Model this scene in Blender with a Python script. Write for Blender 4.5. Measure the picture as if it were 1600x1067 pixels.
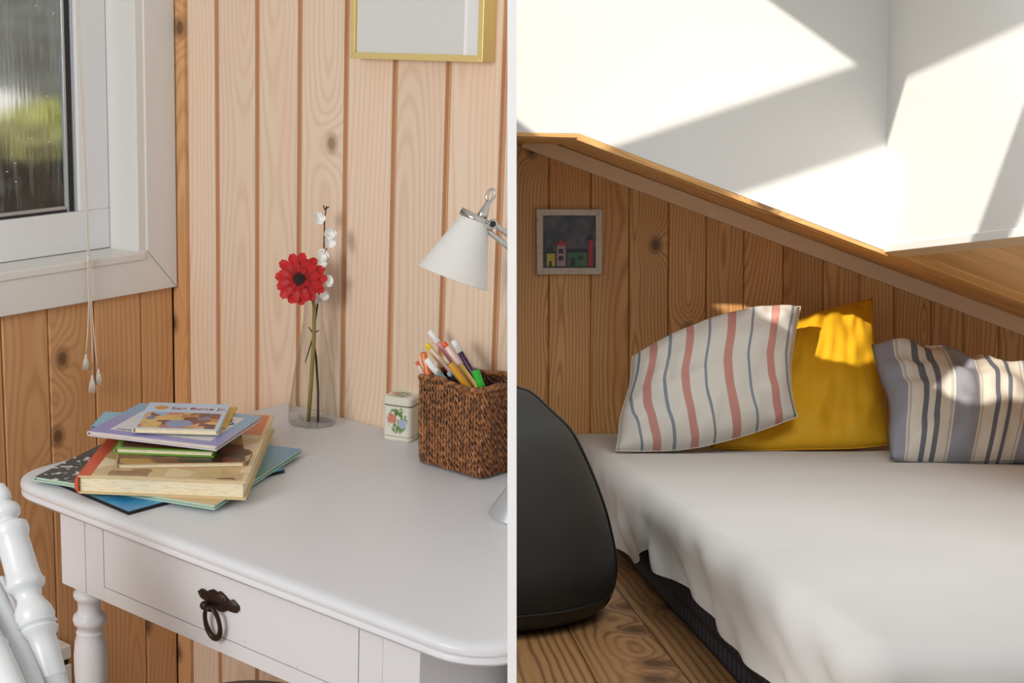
import bpy, bmesh, math, random
from mathutils import Vector as V3, Matrix, noise
random.seed(7)
for o in list(bpy.data.objects): bpy.data.objects.remove(o)
S = bpy.context.scene
COL = S.collection
PI = math.pi

# ------------------------------------------------------------------ camera
FPX, CX, CY = 2314.0, 400.0, 533.5            # focal length and principal point, pixels of 1600x1067
ALPHA, PSI = math.radians(12.684), math.radians(45.282)
DESK_Z = 0.75
CAM = V3((0, 0, DESK_Z + 0.726))
flat = V3((-math.sin(PSI), math.cos(PSI), 0)); RT = V3((math.cos(PSI), math.sin(PSI), 0)); ZZ = V3((0, 0, 1))
FW = flat*math.cos(ALPHA) - ZZ*math.sin(ALPHA); UP = ZZ*math.cos(ALPHA) + flat*math.sin(ALPHA)
cd = bpy.data.cameras.new('camera'); cam = bpy.data.objects.new('camera', cd); COL.objects.link(cam)
cd.sensor_width = 36; cd.lens = FPX/1600*36; cd.shift_x = (800-CX)/1600; cd.shift_y = 0
cd.clip_start = 0.05; cd.clip_end = 100
mw = Matrix((RT, UP, -FW)).transposed().to_4x4(); mw.translation = CAM
cam.matrix_world = mw
S.camera = cam
# the attic room has its own frame MR: x right, y into depth, z up, origin at the camera
ydir = (RT*((620-CX)/FPX) + UP*((CY-480)/FPX) + FW).normalized()
zdir = (UP - ydir*UP.dot(ydir)).normalized(); xdir = ydir.cross(zdir)
MR = Matrix((xdir, ydir, zdir)).transposed().to_4x4(); MR.translation = CAM
MRI = MR.inverted(); ML = Matrix.Identity(4)

# ------------------------------------------------------------------ light
S.view_settings.view_transform = 'Standard'; S.view_settings.look = 'None'
S.view_settings.gamma = 1.0; S.view_settings.use_curve_mapping = False
S.view_settings.exposure = 0.0
w = bpy.data.worlds.new('world'); S.world = w; w.use_nodes = True
bg = w.node_tree.nodes['Background']; bg.inputs[0].default_value = (0.93, 0.97, 1.0, 1); bg.inputs[1].default_value = 0.50
SUN_R = V3((.61, .64, -.465)).normalized()
sd = bpy.data.lights.new('sun', 'SUN'); sd.energy = 4.5; sd.angle = math.radians(0.6); sd.color = (1, .93, .82)
so = bpy.data.objects.new('sun', sd); COL.objects.link(so)
so.rotation_euler = (MR.to_3x3() @ SUN_R).to_track_quat('-Z', 'Y').to_euler()
def area(name, loc, target, size, power, color=(1, 1, 1), spread=180):
    d = bpy.data.lights.new(name, 'AREA'); d.energy = power; d.size = size; d.color = color; d.spread = math.radians(spread)
    o = bpy.data.objects.new(name, d); COL.objects.link(o); o.location = loc
    o.rotation_euler = (V3(target) - V3(loc)).to_track_quat('-Z', 'Y').to_euler(); return o
area('room_window_light', (-1.35, -.62, 1.62), (-1.6, 1.9, .9), .8, 29, (1, .985, .97))
area('skylight_glow', MR @ V3((1.02, 2.1, 1.2)), MR @ V3((1.02, 2.3, -.3)), 1.0, 10.5, (.96, .98, 1), 130)

# ------------------------------------------------------------------ geometry helpers
def ray(x, y): return RT*((x-CX)/FPX) + UP*((CY-y)/FPX) + FW
def hit(x, y, ax, val, R=False):
    d = ray(x, y); o = CAM.copy()
    if R: d = MRI.to_3x3() @ d; o = V3((0, 0, 0))
    return o + d*((val-o[ax])/d[ax])
def onx(x, y, v): return hit(x, y, 0, v)
def ony(x, y, v): return hit(x, y, 1, v)
def onz(x, y, v): return hit(x, y, 2, v)
def rx(x, y, v): return hit(x, y, 0, v, True)
def ry(x, y, v): return hit(x, y, 1, v, True)
def rz(x, y, v): return hit(x, y, 2, v, True)
def at(x, y, dist): return CAM + ray(x, y)*dist           # point at a distance along the view axis
def depth(p): return (V3(p)-CAM).dot(FW)
REC = {}
def link(o, base, M, parent=None):
    COL.objects.link(o)
    REC[o.name] = (V3(base), M)
    if parent: o.parent = parent
    else: o.matrix_world = M @ Matrix.Translation(base)
    return o
def props(o, label=None, cat=None, group=None, kind=None):
    for k, v in (('label', label), ('category', cat), ('group', group), ('kind', kind)):
        if v: o[k] = v
    return o
def thing(name, label, cat, base, M=ML, group=None):
    o = bpy.data.objects.new(name, None); o.empty_display_size = .05
    link(o, base, M); return props(o, label, cat, group)
class MB:
    def __init__(s): s.v = []; s.f = []; s.uv = []; s.m = []
    def add(s, V, F, UV=None, mi=0):
        n = len(s.v); s.v += [V3(p) for p in V]
        s.f += [tuple(i+n for i in f) for f in F]; s.m += [mi]*len(F)
        s.uv += list(UV) if UV else [(p[0], p[1]) for p in V]
        return s
    def box(s, c, sz, ax=None, mi=0):
        ax = ax or (V3((1, 0, 0)), V3((0, 1, 0)), V3((0, 0, 1))); c = V3(c)
        V = [c + ax[0]*(sz[0]/2*i) + ax[1]*(sz[1]/2*j) + ax[2]*(sz[2]/2*k) for i in (-1, 1) for j in (-1, 1) for k in (-1, 1)]
        U = [(j*sz[1]/2+i*sz[0]/2, k*sz[2]/2) for i in (-1, 1) for j in (-1, 1) for k in (-1, 1)]
        return s.add(V, [(0, 1, 3, 2), (4, 6, 7, 5), (0, 4, 5, 1), (2, 3, 7, 6), (0, 2, 6, 4), (1, 5, 7, 3)], U, mi)
    def bb(s, lo, hi, mi=0):
        lo, hi = V3(lo), V3(hi); return s.box((lo+hi)/2, hi-lo, None, mi)
    def tube(s, pts, rad, n=10, cap=True, mi=0, squash=1):
        pts = [V3(p) for p in pts]; rad = rad if hasattr(rad, '__len__') else [rad]*len(pts)
        V, F, U = [], [], []; t0 = None
        for i, p in enumerate(pts):
            t = (pts[min(i+1, len(pts)-1)] - pts[max(i-1, 0)]).normalized()
            if t0 is None:
                a = t.orthogonal().normalized()
            else:
                a = (a - t*a.dot(t)); a = a.normalized() if a.length > 1e-6 else t.orthogonal().normalized()
            t0 = t; b = t.cross(a)
            for k in range(n):
                q = 2*PI*k/n; V.append(p + a*(rad[i]*math.cos(q)) + b*(rad[i]*squash*math.sin(q))); U.append((k/n, i/(len(pts)-1)))
        for i in range(len(pts)-1):
            for k in range(n):
                F.append((i*n+k, i*n+(k+1) % n, (i+1)*n+(k+1) % n, (i+1)*n+k))
        if cap: F.append(tuple(range(n-1, -1, -1))); F.append(tuple((len(pts)-1)*n+k for k in range(n)))
        return s.add(V, F, U, mi)
    def lathe(s, prof, A, axis=(0, 0, 1), n=28, cap=True, mi=0):
        A = V3(A); ax = V3(axis).normalized(); a = ax.orthogonal().normalized(); b = ax.cross(a)
        V, F, U = [], [], []
        for i, (r, z) in enumerate(prof):
            for k in range(n):
                q = 2*PI*k/n; V.append(A + ax*z + a*(r*math.cos(q)) + b*(r*math.sin(q))); U.append((k/n, z))
        for i in range(len(prof)-1):
            for k in range(n):
                F.append((i*n+k, i*n+(k+1) % n, (i+1)*n+(k+1) % n, (i+1)*n+k))
        if cap: F.append(tuple(range(n-1, -1, -1))); F.append(tuple((len(prof)-1)*n+k for k in range(n)))
        return s.add(V, F, U, mi)
    def prism(s, poly, ext, mi=0, uv=None):
        n = len(poly); e = V3(ext); P = [V3(p) for p in poly]
        U = uv or [(0, 0)]*n
        return s.add(P + [p+e for p in P], [tuple(range(n-1, -1, -1)), tuple(range(n, 2*n))] +
                     [(i, (i+1) % n, n+(i+1) % n, n+i) for i in range(n)], list(U)*2, mi)
    def grid(s, fn, nu, nv, mi=0, flip=False):
        V, U, F = [], [], []
        for j in range(nv+1):
            for i in range(nu+1):
                V.append(fn(i/nu, j/nv)); U.append((i/nu, j/nv))
        for j in range(nv):
            for i in range(nu):
                q = (j*(nu+1)+i, j*(nu+1)+i+1, (j+1)*(nu+1)+i+1, (j+1)*(nu+1)+i); F.append(q[::-1] if flip else q)
        return s.add(V, F, U, mi)
    def build(s, name, mats, parent=None, M=ML, base=None, smooth=False, bevel=0, auto=None):
        if parent: base, M = REC[parent.name]
        if base is None: base = sum(s.v, V3())/len(s.v)
        me = bpy.data.meshes.new(name); me.from_pydata([tuple(v-V3(base)) for v in s.v], [], s.f)
        mats = mats if isinstance(mats, (list, tuple)) else [mats]
        for m in mats: me.materials.append(m)
        ul = me.uv_layers.new(name='UVMap')
        for p in me.polygons:
            p.material_index = s.m[p.index]; p.use_smooth = smooth
            for li in p.loop_indices: ul.data[li].uv = s.uv[me.loops[li].vertex_index]
        bm = bmesh.new(); bm.from_mesh(me)
        if bevel:
            es = [e for e in bm.edges if len(e.link_faces) == 2 and e.calc_face_angle(0) > .6]
            bmesh.ops.bevel(bm, geom=es, offset=bevel, segments=2, affect='EDGES', profile=.6)
        bmesh.ops.recalc_face_normals(bm, faces=bm.faces[:])
        bm.to_mesh(me); bm.free()
        o = bpy.data.objects.new(name, me); link(o, base, M, parent)
        if auto is not None:
            for p in me.polygons: p.use_smooth = True
            me.set_sharp_from_angle(angle=auto)
        return o
def board(name, p0, L, W, N, thick, mat, parent, ch=.004, top=None, wide=False):
    """a plank: p0 corner of its front face, L length vector, W width vector, N outward unit normal; chamfered long edges"""
    L, W, N, p0 = V3(L), V3(W), V3(N), V3(p0); wl, ll = W.length, L.length; wd, ld = W/wl, L/ll
    g = .0007
    prof = [(g, -thick), (g, -ch), (g+ch, 0), (wl-g-ch, 0), (wl-g, -ch), (wl-g, -thick)]
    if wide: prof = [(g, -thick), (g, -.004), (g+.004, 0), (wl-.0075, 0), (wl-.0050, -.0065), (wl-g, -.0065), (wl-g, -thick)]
    l1 = [ll if top is None else ll+top*a/wl for a, b in prof]
    Vv = [p0 + wd*a + N*b for a, b in prof] + [p0 + wd*a + N*b + ld*q for (a, b), q in zip(prof, l1)]
    n = len(prof)
    F = [(i, (i+1) % n, n+(i+1) % n, n+i) for i in range(n)] + [tuple(range(n-1, -1, -1)), tuple(range(n, 2*n))]
    U = [(a, 0) for a, b in prof] + [(a, q) for (a, b), q in zip(prof, l1)]
    m = MB().add(Vv, F, U)
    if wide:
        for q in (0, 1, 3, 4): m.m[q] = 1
        mat = [mat, M['groove']]  # recess faces get the painted groove shadow
    return m.build(name, mat, parent)

# ------------------------------------------------------------------ materials
def s2l(c):
    return tuple((x/255/12.92 if x/255 <= .04045 else ((x/255+.055)/1.055)**2.4) for x in c)
class NT:
    def __init__(s, name):
        s.mat = bpy.data.materials.new(name); s.mat.use_nodes = True; s.t = s.mat.node_tree
        s.b = s.t.nodes['Principled BSDF']; s.out = s.t.nodes['Material Output']
    def n(s, ty, **kw):
        nd = s.t.nodes.new(ty)
        for k, v in kw.items(): setattr(nd, k, v)
        return nd
    def lk(s, a, b): s.t.links.new(a, b)
    def setv(s, sock, v):
        if isinstance(v, bpy.types.NodeSocket): s.lk(v, sock)
        elif isinstance(v, tuple) and len(v) == 3 and sock.type == 'RGBA': sock.default_value = (*v, 1)
        else: sock.default_value = v
    def m(s, op, a, b=0.0, c=0.0, clamp=False):
        nd = s.n('ShaderNodeMath', operation=op, use_clamp=clamp)
        for i, x in enumerate((a, b, c)): s.setv(nd.inputs[i], x)
        return nd.outputs[0]
    def mix(s, f, a, b, mode='MIX'):
        nd = s.n('ShaderNodeMix', data_type='RGBA', blend_type=mode)
        s.setv(nd.inputs[0], f); s.setv(nd.inputs[6], a); s.setv(nd.inputs[7], b); return nd.outputs[2]
    def vec(s, x, y, z=0.0):
        nd = s.n('ShaderNodeCombineXYZ')
        for i, q in enumerate((x, y, z)): s.setv(nd.inputs[i], q)
        return nd.outputs[0]
    def noise(s, vec, scale=1.0, detail=2.0, rough=.5):
        nd = s.n('ShaderNodeTexNoise'); s.lk(vec, nd.inputs['Vector'])
        nd.inputs['Scale'].default_value = scale; nd.inputs['Detail'].default_value = detail; nd.inputs['Roughness'].default_value = rough
        return nd.outputs[0]
    def uv(s):
        sp = s.n('ShaderNodeSeparateXYZ'); s.lk(s.n('ShaderNodeUVMap').outputs[0], sp.inputs[0]); return sp.outputs[0], sp.outputs[1]
    def obj(s): return s.n('ShaderNodeTexCoord').outputs['Object']
    def rnd(s): return s.n('ShaderNodeObjectInfo').outputs['Random']
    def ss(s, x, a, b):
        nd = s.n('ShaderNodeMapRange', interpolation_type='SMOOTHSTEP')
        s.setv(nd.inputs[0], x); nd.inputs[1].default_value = a; nd.inputs[2].default_value = b; return nd.outputs[0]
    def ell(s, u, v, cu, cv, ru, rv, soft=.15):
        a = s.m('MULTIPLY', s.m('SUBTRACT', u, cu), 1/ru); b = s.m('MULTIPLY', s.m('SUBTRACT', v, cv), 1/rv)
        return s.ss(s.m('SQRT', s.m('ADD', s.m('MULTIPLY', a, a), s.m('MULTIPLY', b, b))), 1+soft, 1-soft)
    def rect(s, u, v, u0, u1, v0, v1):
        a = s.m('MULTIPLY', s.m('GREATER_THAN', u, u0), s.m('LESS_THAN', u, u1))
        return s.m('MULTIPLY', a, s.m('MULTIPLY', s.m('GREATER_THAN', v, v0), s.m('LESS_THAN', v, v1)))
    def ramp(s, f, stops, interp='LINEAR'):
        nd = s.n('ShaderNodeValToRGB'); cr = nd.color_ramp; cr.interpolation = interp
        while len(cr.elements) < len(stops): cr.elements.new(1)
        for e, (p, c) in zip(cr.elements, stops): e.position = p; e.color = (*c, 1)
        s.setv(nd.inputs[0], f); return nd.outputs[0]
    def bump(s, h, st=.3, dist=.002):
        nd = s.n('ShaderNodeBump'); nd.inputs['Strength'].default_value = st; nd.inputs['Distance'].default_value = dist
        s.lk(h, nd.inputs['Height']); s.lk(nd.outputs[0], s.b.inputs['Normal'])
    def done(s, col=None, rough=.5, metal=0, **kw):
        if col is not None: s.setv(s.b.inputs['Base Color'], col)
        s.setv(s.b.inputs['Roughness'], rough); s.b.inputs['Metallic'].default_value = metal
        for k, v in kw.items(): s.setv(s.b.inputs[k.replace('_', ' ')], v)
        return s.mat
def plain(name, rgb, rough=.5, metal=0, grain=0.0, scale=60, **kw):
    t = NT(name); c = s2l(rgb)
    nz = t.noise(t.obj(), scale, 4)
    col = t.mix(t.m('MULTIPLY', nz, max(grain, .06)), c, tuple(x*.55 for x in c))
    if grain: t.bump(nz, .25, .0015)
    return t.done(col, rough, metal, **kw)
def wood(name, c1, c2, ck, freq=95, knot=.55, var=.25, tint=None, rough=.5, gain=.9, ksize=1.0):
    t = NT(name); u, v = t.uv(); r = t.rnd()
    off = t.m('MULTIPLY', r, 91.7); vv = t.m('ADD', v, off)
    low = t.m('SUBTRACT', t.noise(t.vec(off, t.m('MULTIPLY', vv, .8)), 1, 2), .5)
    low2 = t.m('SUBTRACT', t.noise(t.vec(t.m('ADD', off, 9.0), t.m('MULTIPLY', vv, 1.1), 3.0), 1, 1.5), .5)
    wob = t.m('SUBTRACT', t.noise(t.vec(t.m('MULTIPLY', u, 16), t.m('MULTIPLY', vv, 2.6), off), 1, 3), .5)
    uc = t.m('ADD', t.m('MULTIPLY', t.m('FRACT', t.m('MULTIPLY', r, 7.31)), .1), .005)
    du = t.m('ADD', t.m('SUBTRACT', u, uc), t.m('MULTIPLY', low, .07))
    dp = t.m('ADD', t.m('MULTIPLY', low2, .22), .012)
    rad = t.m('SQRT', t.m('ADD', t.m('MULTIPLY', du, du), t.m('MULTIPLY', dp, dp)))
    vo = t.n('ShaderNodeTexVoronoi', voronoi_dimensions='2D'); vo.inputs['Scale'].default_value = 1
    t.lk(t.vec(t.m('ADD', t.m('MULTIPLY', u, 5.2), off), t.m('MULTIPLY', vv, 4.0)), vo.inputs['Vector'])
    sc = t.n('ShaderNodeSeparateColor'); t.lk(vo.outputs['Color'], sc.inputs[0])
    sel = t.m('GREATER_THAN', sc.outputs[0], knot); d = vo.outputs['Distance']
    kd = t.m('MULTIPLY', sel, t.m('EXPONENT', t.m('MULTIPLY', t.m('MULTIPLY', d, d), -28.0)))
    r2 = t.m('ADD', t.m('ADD', rad, t.m('MULTIPLY', wob, .018)), t.m('MULTIPLY', kd, .035))
    ring = t.m('ADD', t.m('MULTIPLY', t.m('SINE', t.m('MULTIPLY', r2, freq*2*PI)), .5), .5)
    ring = t.m('POWER', ring, 2.4)
    fib = t.noise(t.vec(t.m('MULTIPLY', u, 330), t.m('MULTIPLY', vv, 5)), 1, 2)
    fac = t.m('MULTIPLY', t.m('ADD', t.m('MULTIPLY', ring, .62), t.m('MULTIPLY', fib, .38)), gain)
    col = t.mix(fac, s2l(c1), s2l(c2))
    bl = t.noise(t.vec(t.m('MULTIPLY', u, 11), t.m('MULTIPLY', vv, 1.7), 5.0), 1, 3)
    if tint: col = t.mix(t.ss(bl, .48, .72), col, t.mix(.55, col, s2l(tint)))
    k = t.m('MULTIPLY', sel, t.ss(d, .085*ksize, .045*ksize))
    krim = t.m('MULTIPLY', sel, t.m('MULTIPLY', t.ss(d, .15*ksize, .09*ksize), .45))
    col = t.mix(krim, col, s2l(ck)); col = t.mix(t.m('MULTIPLY', k, .8), col, s2l(ck))
    hs = t.n('ShaderNodeHueSaturation'); t.lk(col, hs.inputs['Color'])
    t.lk(t.m('ADD', t.m('MULTIPLY', t.m('SUBTRACT', r, .5), var), 1.0), hs.inputs['Value'])
    t.bump(t.m('ADD', fib, ring), .12, .0008)
    return t.done(hs.outputs[0], rough)
M = {}
M['pale_pine'] = wood('pale_pine', (230, 208, 186), (208, 174, 142), (150, 118, 94), 95, .86, .10, (230, 192, 164), .5, .6, .7)
M['amber_shade_pine'] = wood('amber_shade_pine', (212, 166, 118), (176, 124, 76), (96, 66, 44), 95, .8, .12, (196, 138, 80), .5, .7, .8)  # same stain as the pale boards; the window wall's shade is in the colour
M['aged_pine'] = wood('aged_pine', (236, 184, 120), (172, 118, 66), (84, 56, 36), 120, .72, .2, (204, 134, 72), .45, .95, .85)
M['ceiling_pine'] = wood('ceiling_pine', (242, 190, 122), (206, 146, 82), (90, 56, 30), 120, .9, .2, (170, 112, 54), .45, .9)
M['floor_pine'] = wood('floor_pine', (184, 140, 92), (104, 66, 36), (80, 50, 28), 75, .5, .15, (166, 120, 74), .38, 1.0, 1.3)
M['groove'] = plain('groove_shade', (208, 160, 120), .6, grain=.2, scale=30)  # shadow in the board grooves, painted as a darker tone
M['batten'] = plain('batten_wood', (248, 216, 178), .55, grain=.12, scale=25)
M['trim_wood'] = plain('trim_wood', (222, 186, 144), .5, grain=.15, scale=18)
M['white_paint'] = plain('white_gloss_paint', (224, 223, 219), .28, grain=.0)
M['desk_white'] = plain('desk_white_paint', (216, 218, 222), .36, Specular_IOR_Level=.4)
M['chair_white'] = plain('chair_white_paint', (216, 218, 220), .32)
M['plaster'] = plain('shaft_white_paint', (232, 231, 228), .45)
M['panel_white'] = plain('divider_white', (250, 250, 250), .6)
M['pvc'] = plain('sash_white', (228, 230, 231), .3)
M['rubber'] = plain('black_gasket', (26, 28, 30), .5)
M['alu'] = plain('aluminium_strip', (190, 194, 198), .35, .8)
M['chrome'] = plain('brushed_chrome', (205, 205, 202), .22, 1.0)
M['bronze'] = plain('dark_bronze', (62, 48, 42), .42, .75, grain=.5, scale=220)
M['gold'] = plain('pale_gold', (226, 202, 134), .4, .3)
M['goldside'] = M['gold']
M['cord'] = plain('white_cord', (226, 218, 204), .8, grain=.3, scale=400)
M['ochre'] = plain('wall_backing', (120, 80, 46), .8)
M['dark'] = plain('dark_gap', (24, 22, 20), .9)
M['grey_seat'] = plain('grey_felt', (150, 146, 140), .9, grain=.3)

# ================================================================== STRUCTURE
# ---- desk room ---------------------------------------------------
TZ = DESK_Z
BL = onz(438, 628, TZ)
YW = BL.y + .004                       # face of the pale board wall
XW = ony(277, 445, YW).x               # face of the window wall
TOPB, TOPL = CAM.z + .10, CAM.z + .42
XR = ony(800, 300, YW).x               # where the divider meets the board wall
def struct(o): o['kind'] = 'structure'; return o
CLIP_L, CLIP_R = [], []

m = MB(); m.bb((XW-.05, YW+.016, -.02), (XR+.25, YW+.05, TOPB-.01))
wall_back = struct(m.build('wall_back', M['ochre'])); CLIP_L.append(wall_back)
seams = [XW] + [ony(x, 300, YW).x for x in (341, 403, 468.5, 540, 615, 697, 783)]
seams.append(seams[-1]+.112)
for a, b in zip(seams, seams[1:]):
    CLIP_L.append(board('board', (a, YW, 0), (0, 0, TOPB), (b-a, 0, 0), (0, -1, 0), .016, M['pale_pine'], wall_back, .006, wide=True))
m = MB(); a = onx(290, 300, XW).y
m.bb((XW, YW-.011, 0), (ony(289, 300, YW-.011).x, YW, TOPB))
struct(m.build('trim_1', M['amber_shade_pine'], bevel=.002))

# window wall
XC = XW + .016                         # casing face
yo = YW - .014
zb_o = (onx(0, 495, XC).z + onx(275, 449, XC).z)/2
zb_i = onx(222, 393, XC).z
yi = onx(229, 300, XC).y
yl = yo - 1.05; yli = yl + (yo-yi)     # far side of the window, out of the picture
zt_o, zt_i = CAM.z + .38, CAM.z + .38 - (zb_i-zb_o)
m = MB(); TH = .10
m.bb((XW-TH, yl-.9, -.02), (XW-.016, YW+.05, zb_o+.03)); m.bb((XW-TH, yl-.9, zt_o-.03), (XW-.016, YW+.05, TOPL))
m.bb((XW-TH, yl-.9, zb_o+.03), (XW-.016, yl+.03, zt_o-.03)); m.bb((XW-TH, yo-.03, zb_o+.03), (XW-.016, YW+.05, zt_o-.03))
wall_left = struct(m.build('wall_left', M['ochre']))
sm = [onx(x, 560, XW).y for x in (4, 77, 149, 222)]
st = sm[1]-sm[0]
ys = [sm[0]-st*k for k in range(9, 0, -1)] + sm + [YW-.011]
for a, b in zip(ys, ys[1:]):
    board('board', (XW, a, 0), (0, 0, zb_o+.004), (0, b-a, 0), (1, 0, 0), .016, M['amber_shade_pine'], wall_left, .003)  # unlit wall: its shade comes from the darker board colour
# window: mitred casing, bevelled lip, reveal, sill, sash, gasket, pane
win = bpy.data.objects.new('window_1', None); link(win, (XW, (yo+yl)/2, zb_o), ML); struct(win)
def casing(p, nm):
    m = MB(); m.prism([(XW-.016, y, z) for y, z in p], (XC-XW+.016, 0, 0)); return m.build(nm, M['white_paint'], win, bevel=.002)
g = .0006
casing([(yl+g, zb_o), (yo-g, zb_o), (yi-g, zb_i), (yli+g, zb_i)], 'casing_board')
casing([(yo, zb_o+g), (yo, zt_o-g), (yi, zt_i-g), (yi, zb_i+g)], 'casing_board')
casing([(yl, zb_o+g), (yli, zb_i+g), (yli, zt_i-g), (yl, zt_o-g)], 'casing_board')
casing([(yl+g, zt_o), (yli+g, zt_i), (yi-g, zt_i), (yo-g, zt_o)], 'casing_board')
# inner lining boards (reveal): they run from the casing back to the sash
yr = onx(215, 300, XC-.004).y                   # face of the right reveal at the casing
XS = ony(171, 300, yr).x                        # sash front plane
zs = zb_i - .002
m = MB(); m.prism([(XC-.004, yi+.002, zs-.01), (XC-.004, yr, zs-.01), (XS-.06, yr, zs-.01), (XS-.06, yi+.002, zs-.01)], (0, 0, zt_i-zs+.02)); m.build('lining_board', M['white_paint'], win, bevel=.002)
m = MB(); m.bb((XS-.06, yli-.012, zs-.01), (XC-.004, yli, zt_i+.01)); m.build('lining_board', M['white_paint'], win)
m = MB(); m.bb((XS-.06, yli, zs-.014), (XC+.003, yr+.012, zs)); m.build('window_sill', M['white_paint'], win, bevel=.002)
m = MB(); m.bb((XS-.06, yli, zt_i), (XC-.004, yr, zt_i+.012)); m.build('lining_board', M['white_paint'], win)
# sash
y1 = yr-.001; y0 = yli+.001; z0 = zs+.001; z1 = zt_i-.001
yg = onx(123, 250, XS).y; zg = onx(60, 338, XS).z         # inner edge of the sash members
XG = XS - .018
def sashbar(lo, hi, nm='sash_bar', mt='pvc'): 
    m = MB(); m.bb(lo, hi); return m.build(nm, M[mt], sash, bevel=.002)
sash = MB().bb((XS-.05, y0, z0), (XS-.045, y0+.01, z0+.01)).build('sash', M['pvc'], win)
sashbar((XS-.05, y0, z0), (XS, y1, zg)); sashbar((XS-.05, y0, z1-(zg-z0)), (XS, y1, z1))
sashbar((XS-.05, yg, zg), (XS, y1, z1-(zg-z0))); sashbar((XS-.05, y0, zg), (XS, y0+(y1-yg), z1-(zg-z0)))
# dark shadow gap between sash and lining, gasket and aluminium strip round the pane
m = MB(); m.bb((XS-.012, y1-.0005, z0), (XS-.002, yr+.0005, z1)); m.build('gasket', M['rubber'], win)
yg2 = onx(115, 250, XS-.008).y; yg3 = onx(107, 250, XS-.012).y
sashbar((XG-.004, yg2, zg), (XS-.007, yg, z1-(zg-z0)), 'glazing_strip', 'alu')
sashbar((XG-.004, yg3, zg), (XS-.010, yg2, z1-(zg-z0)), 'gasket', 'rubber')
sashbar((XG-.004, yg3-.007, zg), (XS-.012, yg3, z1-(zg-z0)), 'glazing_strip', 'alu')
sashbar((XG-.004, y0+.05, zg), (XS-.010, yg3-.007, zg+.004), 'gasket', 'rubber')
sashbar((XG-.004, y0+.05, zg+.004), (XS-.012, yg3-.007, zg+.011), 'glazing_strip', 'alu')
t = NT('dusty_glass'); u, v = t.uv()
sn = t.noise(t.vec(t.m('MULTIPLY', u, 90), t.m('MULTIPLY', v, 5)), 1, 3)
sp = t.n('ShaderNodeTexVoronoi', voronoi_dimensions='2D'); sp.inputs['Scale'].default_value = 38
t.lk(t.vec(u, v), sp.inputs['Vector']); ssc = t.n('ShaderNodeSeparateColor'); t.lk(sp.outputs['Color'], ssc.inputs[0]); spk = t.m('MULTIPLY', t.m('MULTIPLY', t.ss(sp.outputs['Distance'], .10, .05), t.m('GREATER_THAN', ssc.outputs[0], .93)), .75)
t.bump(sn, .10, .002)
t.done((.97, .98, .98), .09, Transmission_Weight=1.0, IOR=1.42)
df = t.n('ShaderNodeBsdfDiffuse'); df.inputs[0].default_value = (.8, .8, .8, 1); mx = t.n('ShaderNodeMixShader')
t.lk(t.m('MAXIMUM', spk, t.m('MULTIPLY', t.ss(sn, .5, .75), .12)), mx.inputs[0]); t.lk(t.b.outputs[0], mx.inputs[1]); t.lk(df.outputs[0], mx.inputs[2]); t.lk(mx.outputs[0], t.out.inputs[0])
M['glass_pane'] = t.mat
m = MB(); m.add([(XG, y0+.04, zg-.005), (XG, yg3, zg-.005), (XG, yg3, z1-.03), (XG, y0+.04, z1-.03), (XG-.005, y0+.04, zg-.005), (XG-.005, yg3, zg-.005), (XG-.005, yg3, z1-.03), (XG-.005, y0+.04, z1-.03)],
      [(0, 1, 2, 3), (7, 6, 5, 4), (0, 4, 5, 1), (1, 5, 6, 2), (2, 6, 7, 3), (3, 7, 4, 0)], [(0, 0), (1, 0), (1, 1), (0, 1)]*2)
m.build('pane', M['glass_pane'], win)
# skirting and floor of the desk room
m = MB(); zk = .07
m.bb((XW, yl-.9, 0), (XW+.014, YW, zk)); struct(m.build('baseboard_left', M['white_paint'], bevel=.003))
m = MB(); m.bb((XW+.014, YW-.014, 0), (XR+.2, YW, zk)); bb_ = struct(m.build('baseboard_back', M['white_paint'], bevel=.003)); CLIP_L.append(bb_)
m = MB(); m.bb((XW-.1, -.9, -.04), (XR+.6, YW+.05, -.012))
floorL = struct(m.build('floor', M['ochre'])); CLIP_L.append(floorL)
for k in range(14):
    a = YW - .14*(k+1)
    CLIP_L.append(board('floor_board', (XW, a, 0), (2.2, 0, 0), (0, .139, 0), (0, 0, 1), .012, M['floor_pine'], floorL, .002))

# ---- the white divider panel between the two rooms ----------------
DN, DF, DT = 1.6, 4.12, 14/FPX*1.6
dirp = ray(800, CY); dn = dirp.cross(UP).normalized()        # dn points right
def pl(wd, h, s): return CAM + dirp*wd + UP*h + dn*(s*DT/2)
m = MB()
DIV = Matrix((dirp.normalized(), dn, -dirp.normalized().cross(dn))).transposed().to_4x4(); DIV.translation = CAM; DIVI = DIV.inverted()
m.prism([DIVI @ pl(a, h, -1) for a, h in ((DN, -1.15), (DF, -1.15), (DF, .53), (3.47, .53), (3.47, .405), (3.2, .41), (2.86, .54), (2.6, .64), (DN, .64))], (0, DT, 0))
struct(m.build('wall_divider', M['panel_white'], M=DIV))

# ---- attic room (frame MR) -----------------------------------------
RS, RW = 1.1, 1.179               # sizes of the light shaft and of the room below it
DW = 3.4*RW                       # back wall
DFACE = 3.16*RS                  # far side of the light shaft
def top_at(x): return None
Wt0, Wt1 = ry(833, 211, DW), ry(1600, 499, DW)
slope = (Wt1.z-Wt0.z)/(Wt1.x-Wt0.x)
def ceil_z(x): return Wt0.z + slope*(x-Wt0.x)         # underside of the sloping ceiling
ZM = ry(894, 677, DW).z           # top of the mattress
ZFL = -.447*RW
XE = 1.55*RW
m = MB(); x0 = ry(790, 500, DW).x
m.prism([(x0, DW+.014, ZFL-.05), (XE+.2, DW+.014, ZFL-.05), (XE+.2, DW+.014, ceil_z(XE+.2)+.02), (x0, DW+.014, ceil_z(x0)+.02)], (0, .03, 0))
wall_att = struct(m.build('wall_back', M['ochre'], M=MR)); CLIP_R.append(wall_att)
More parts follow.
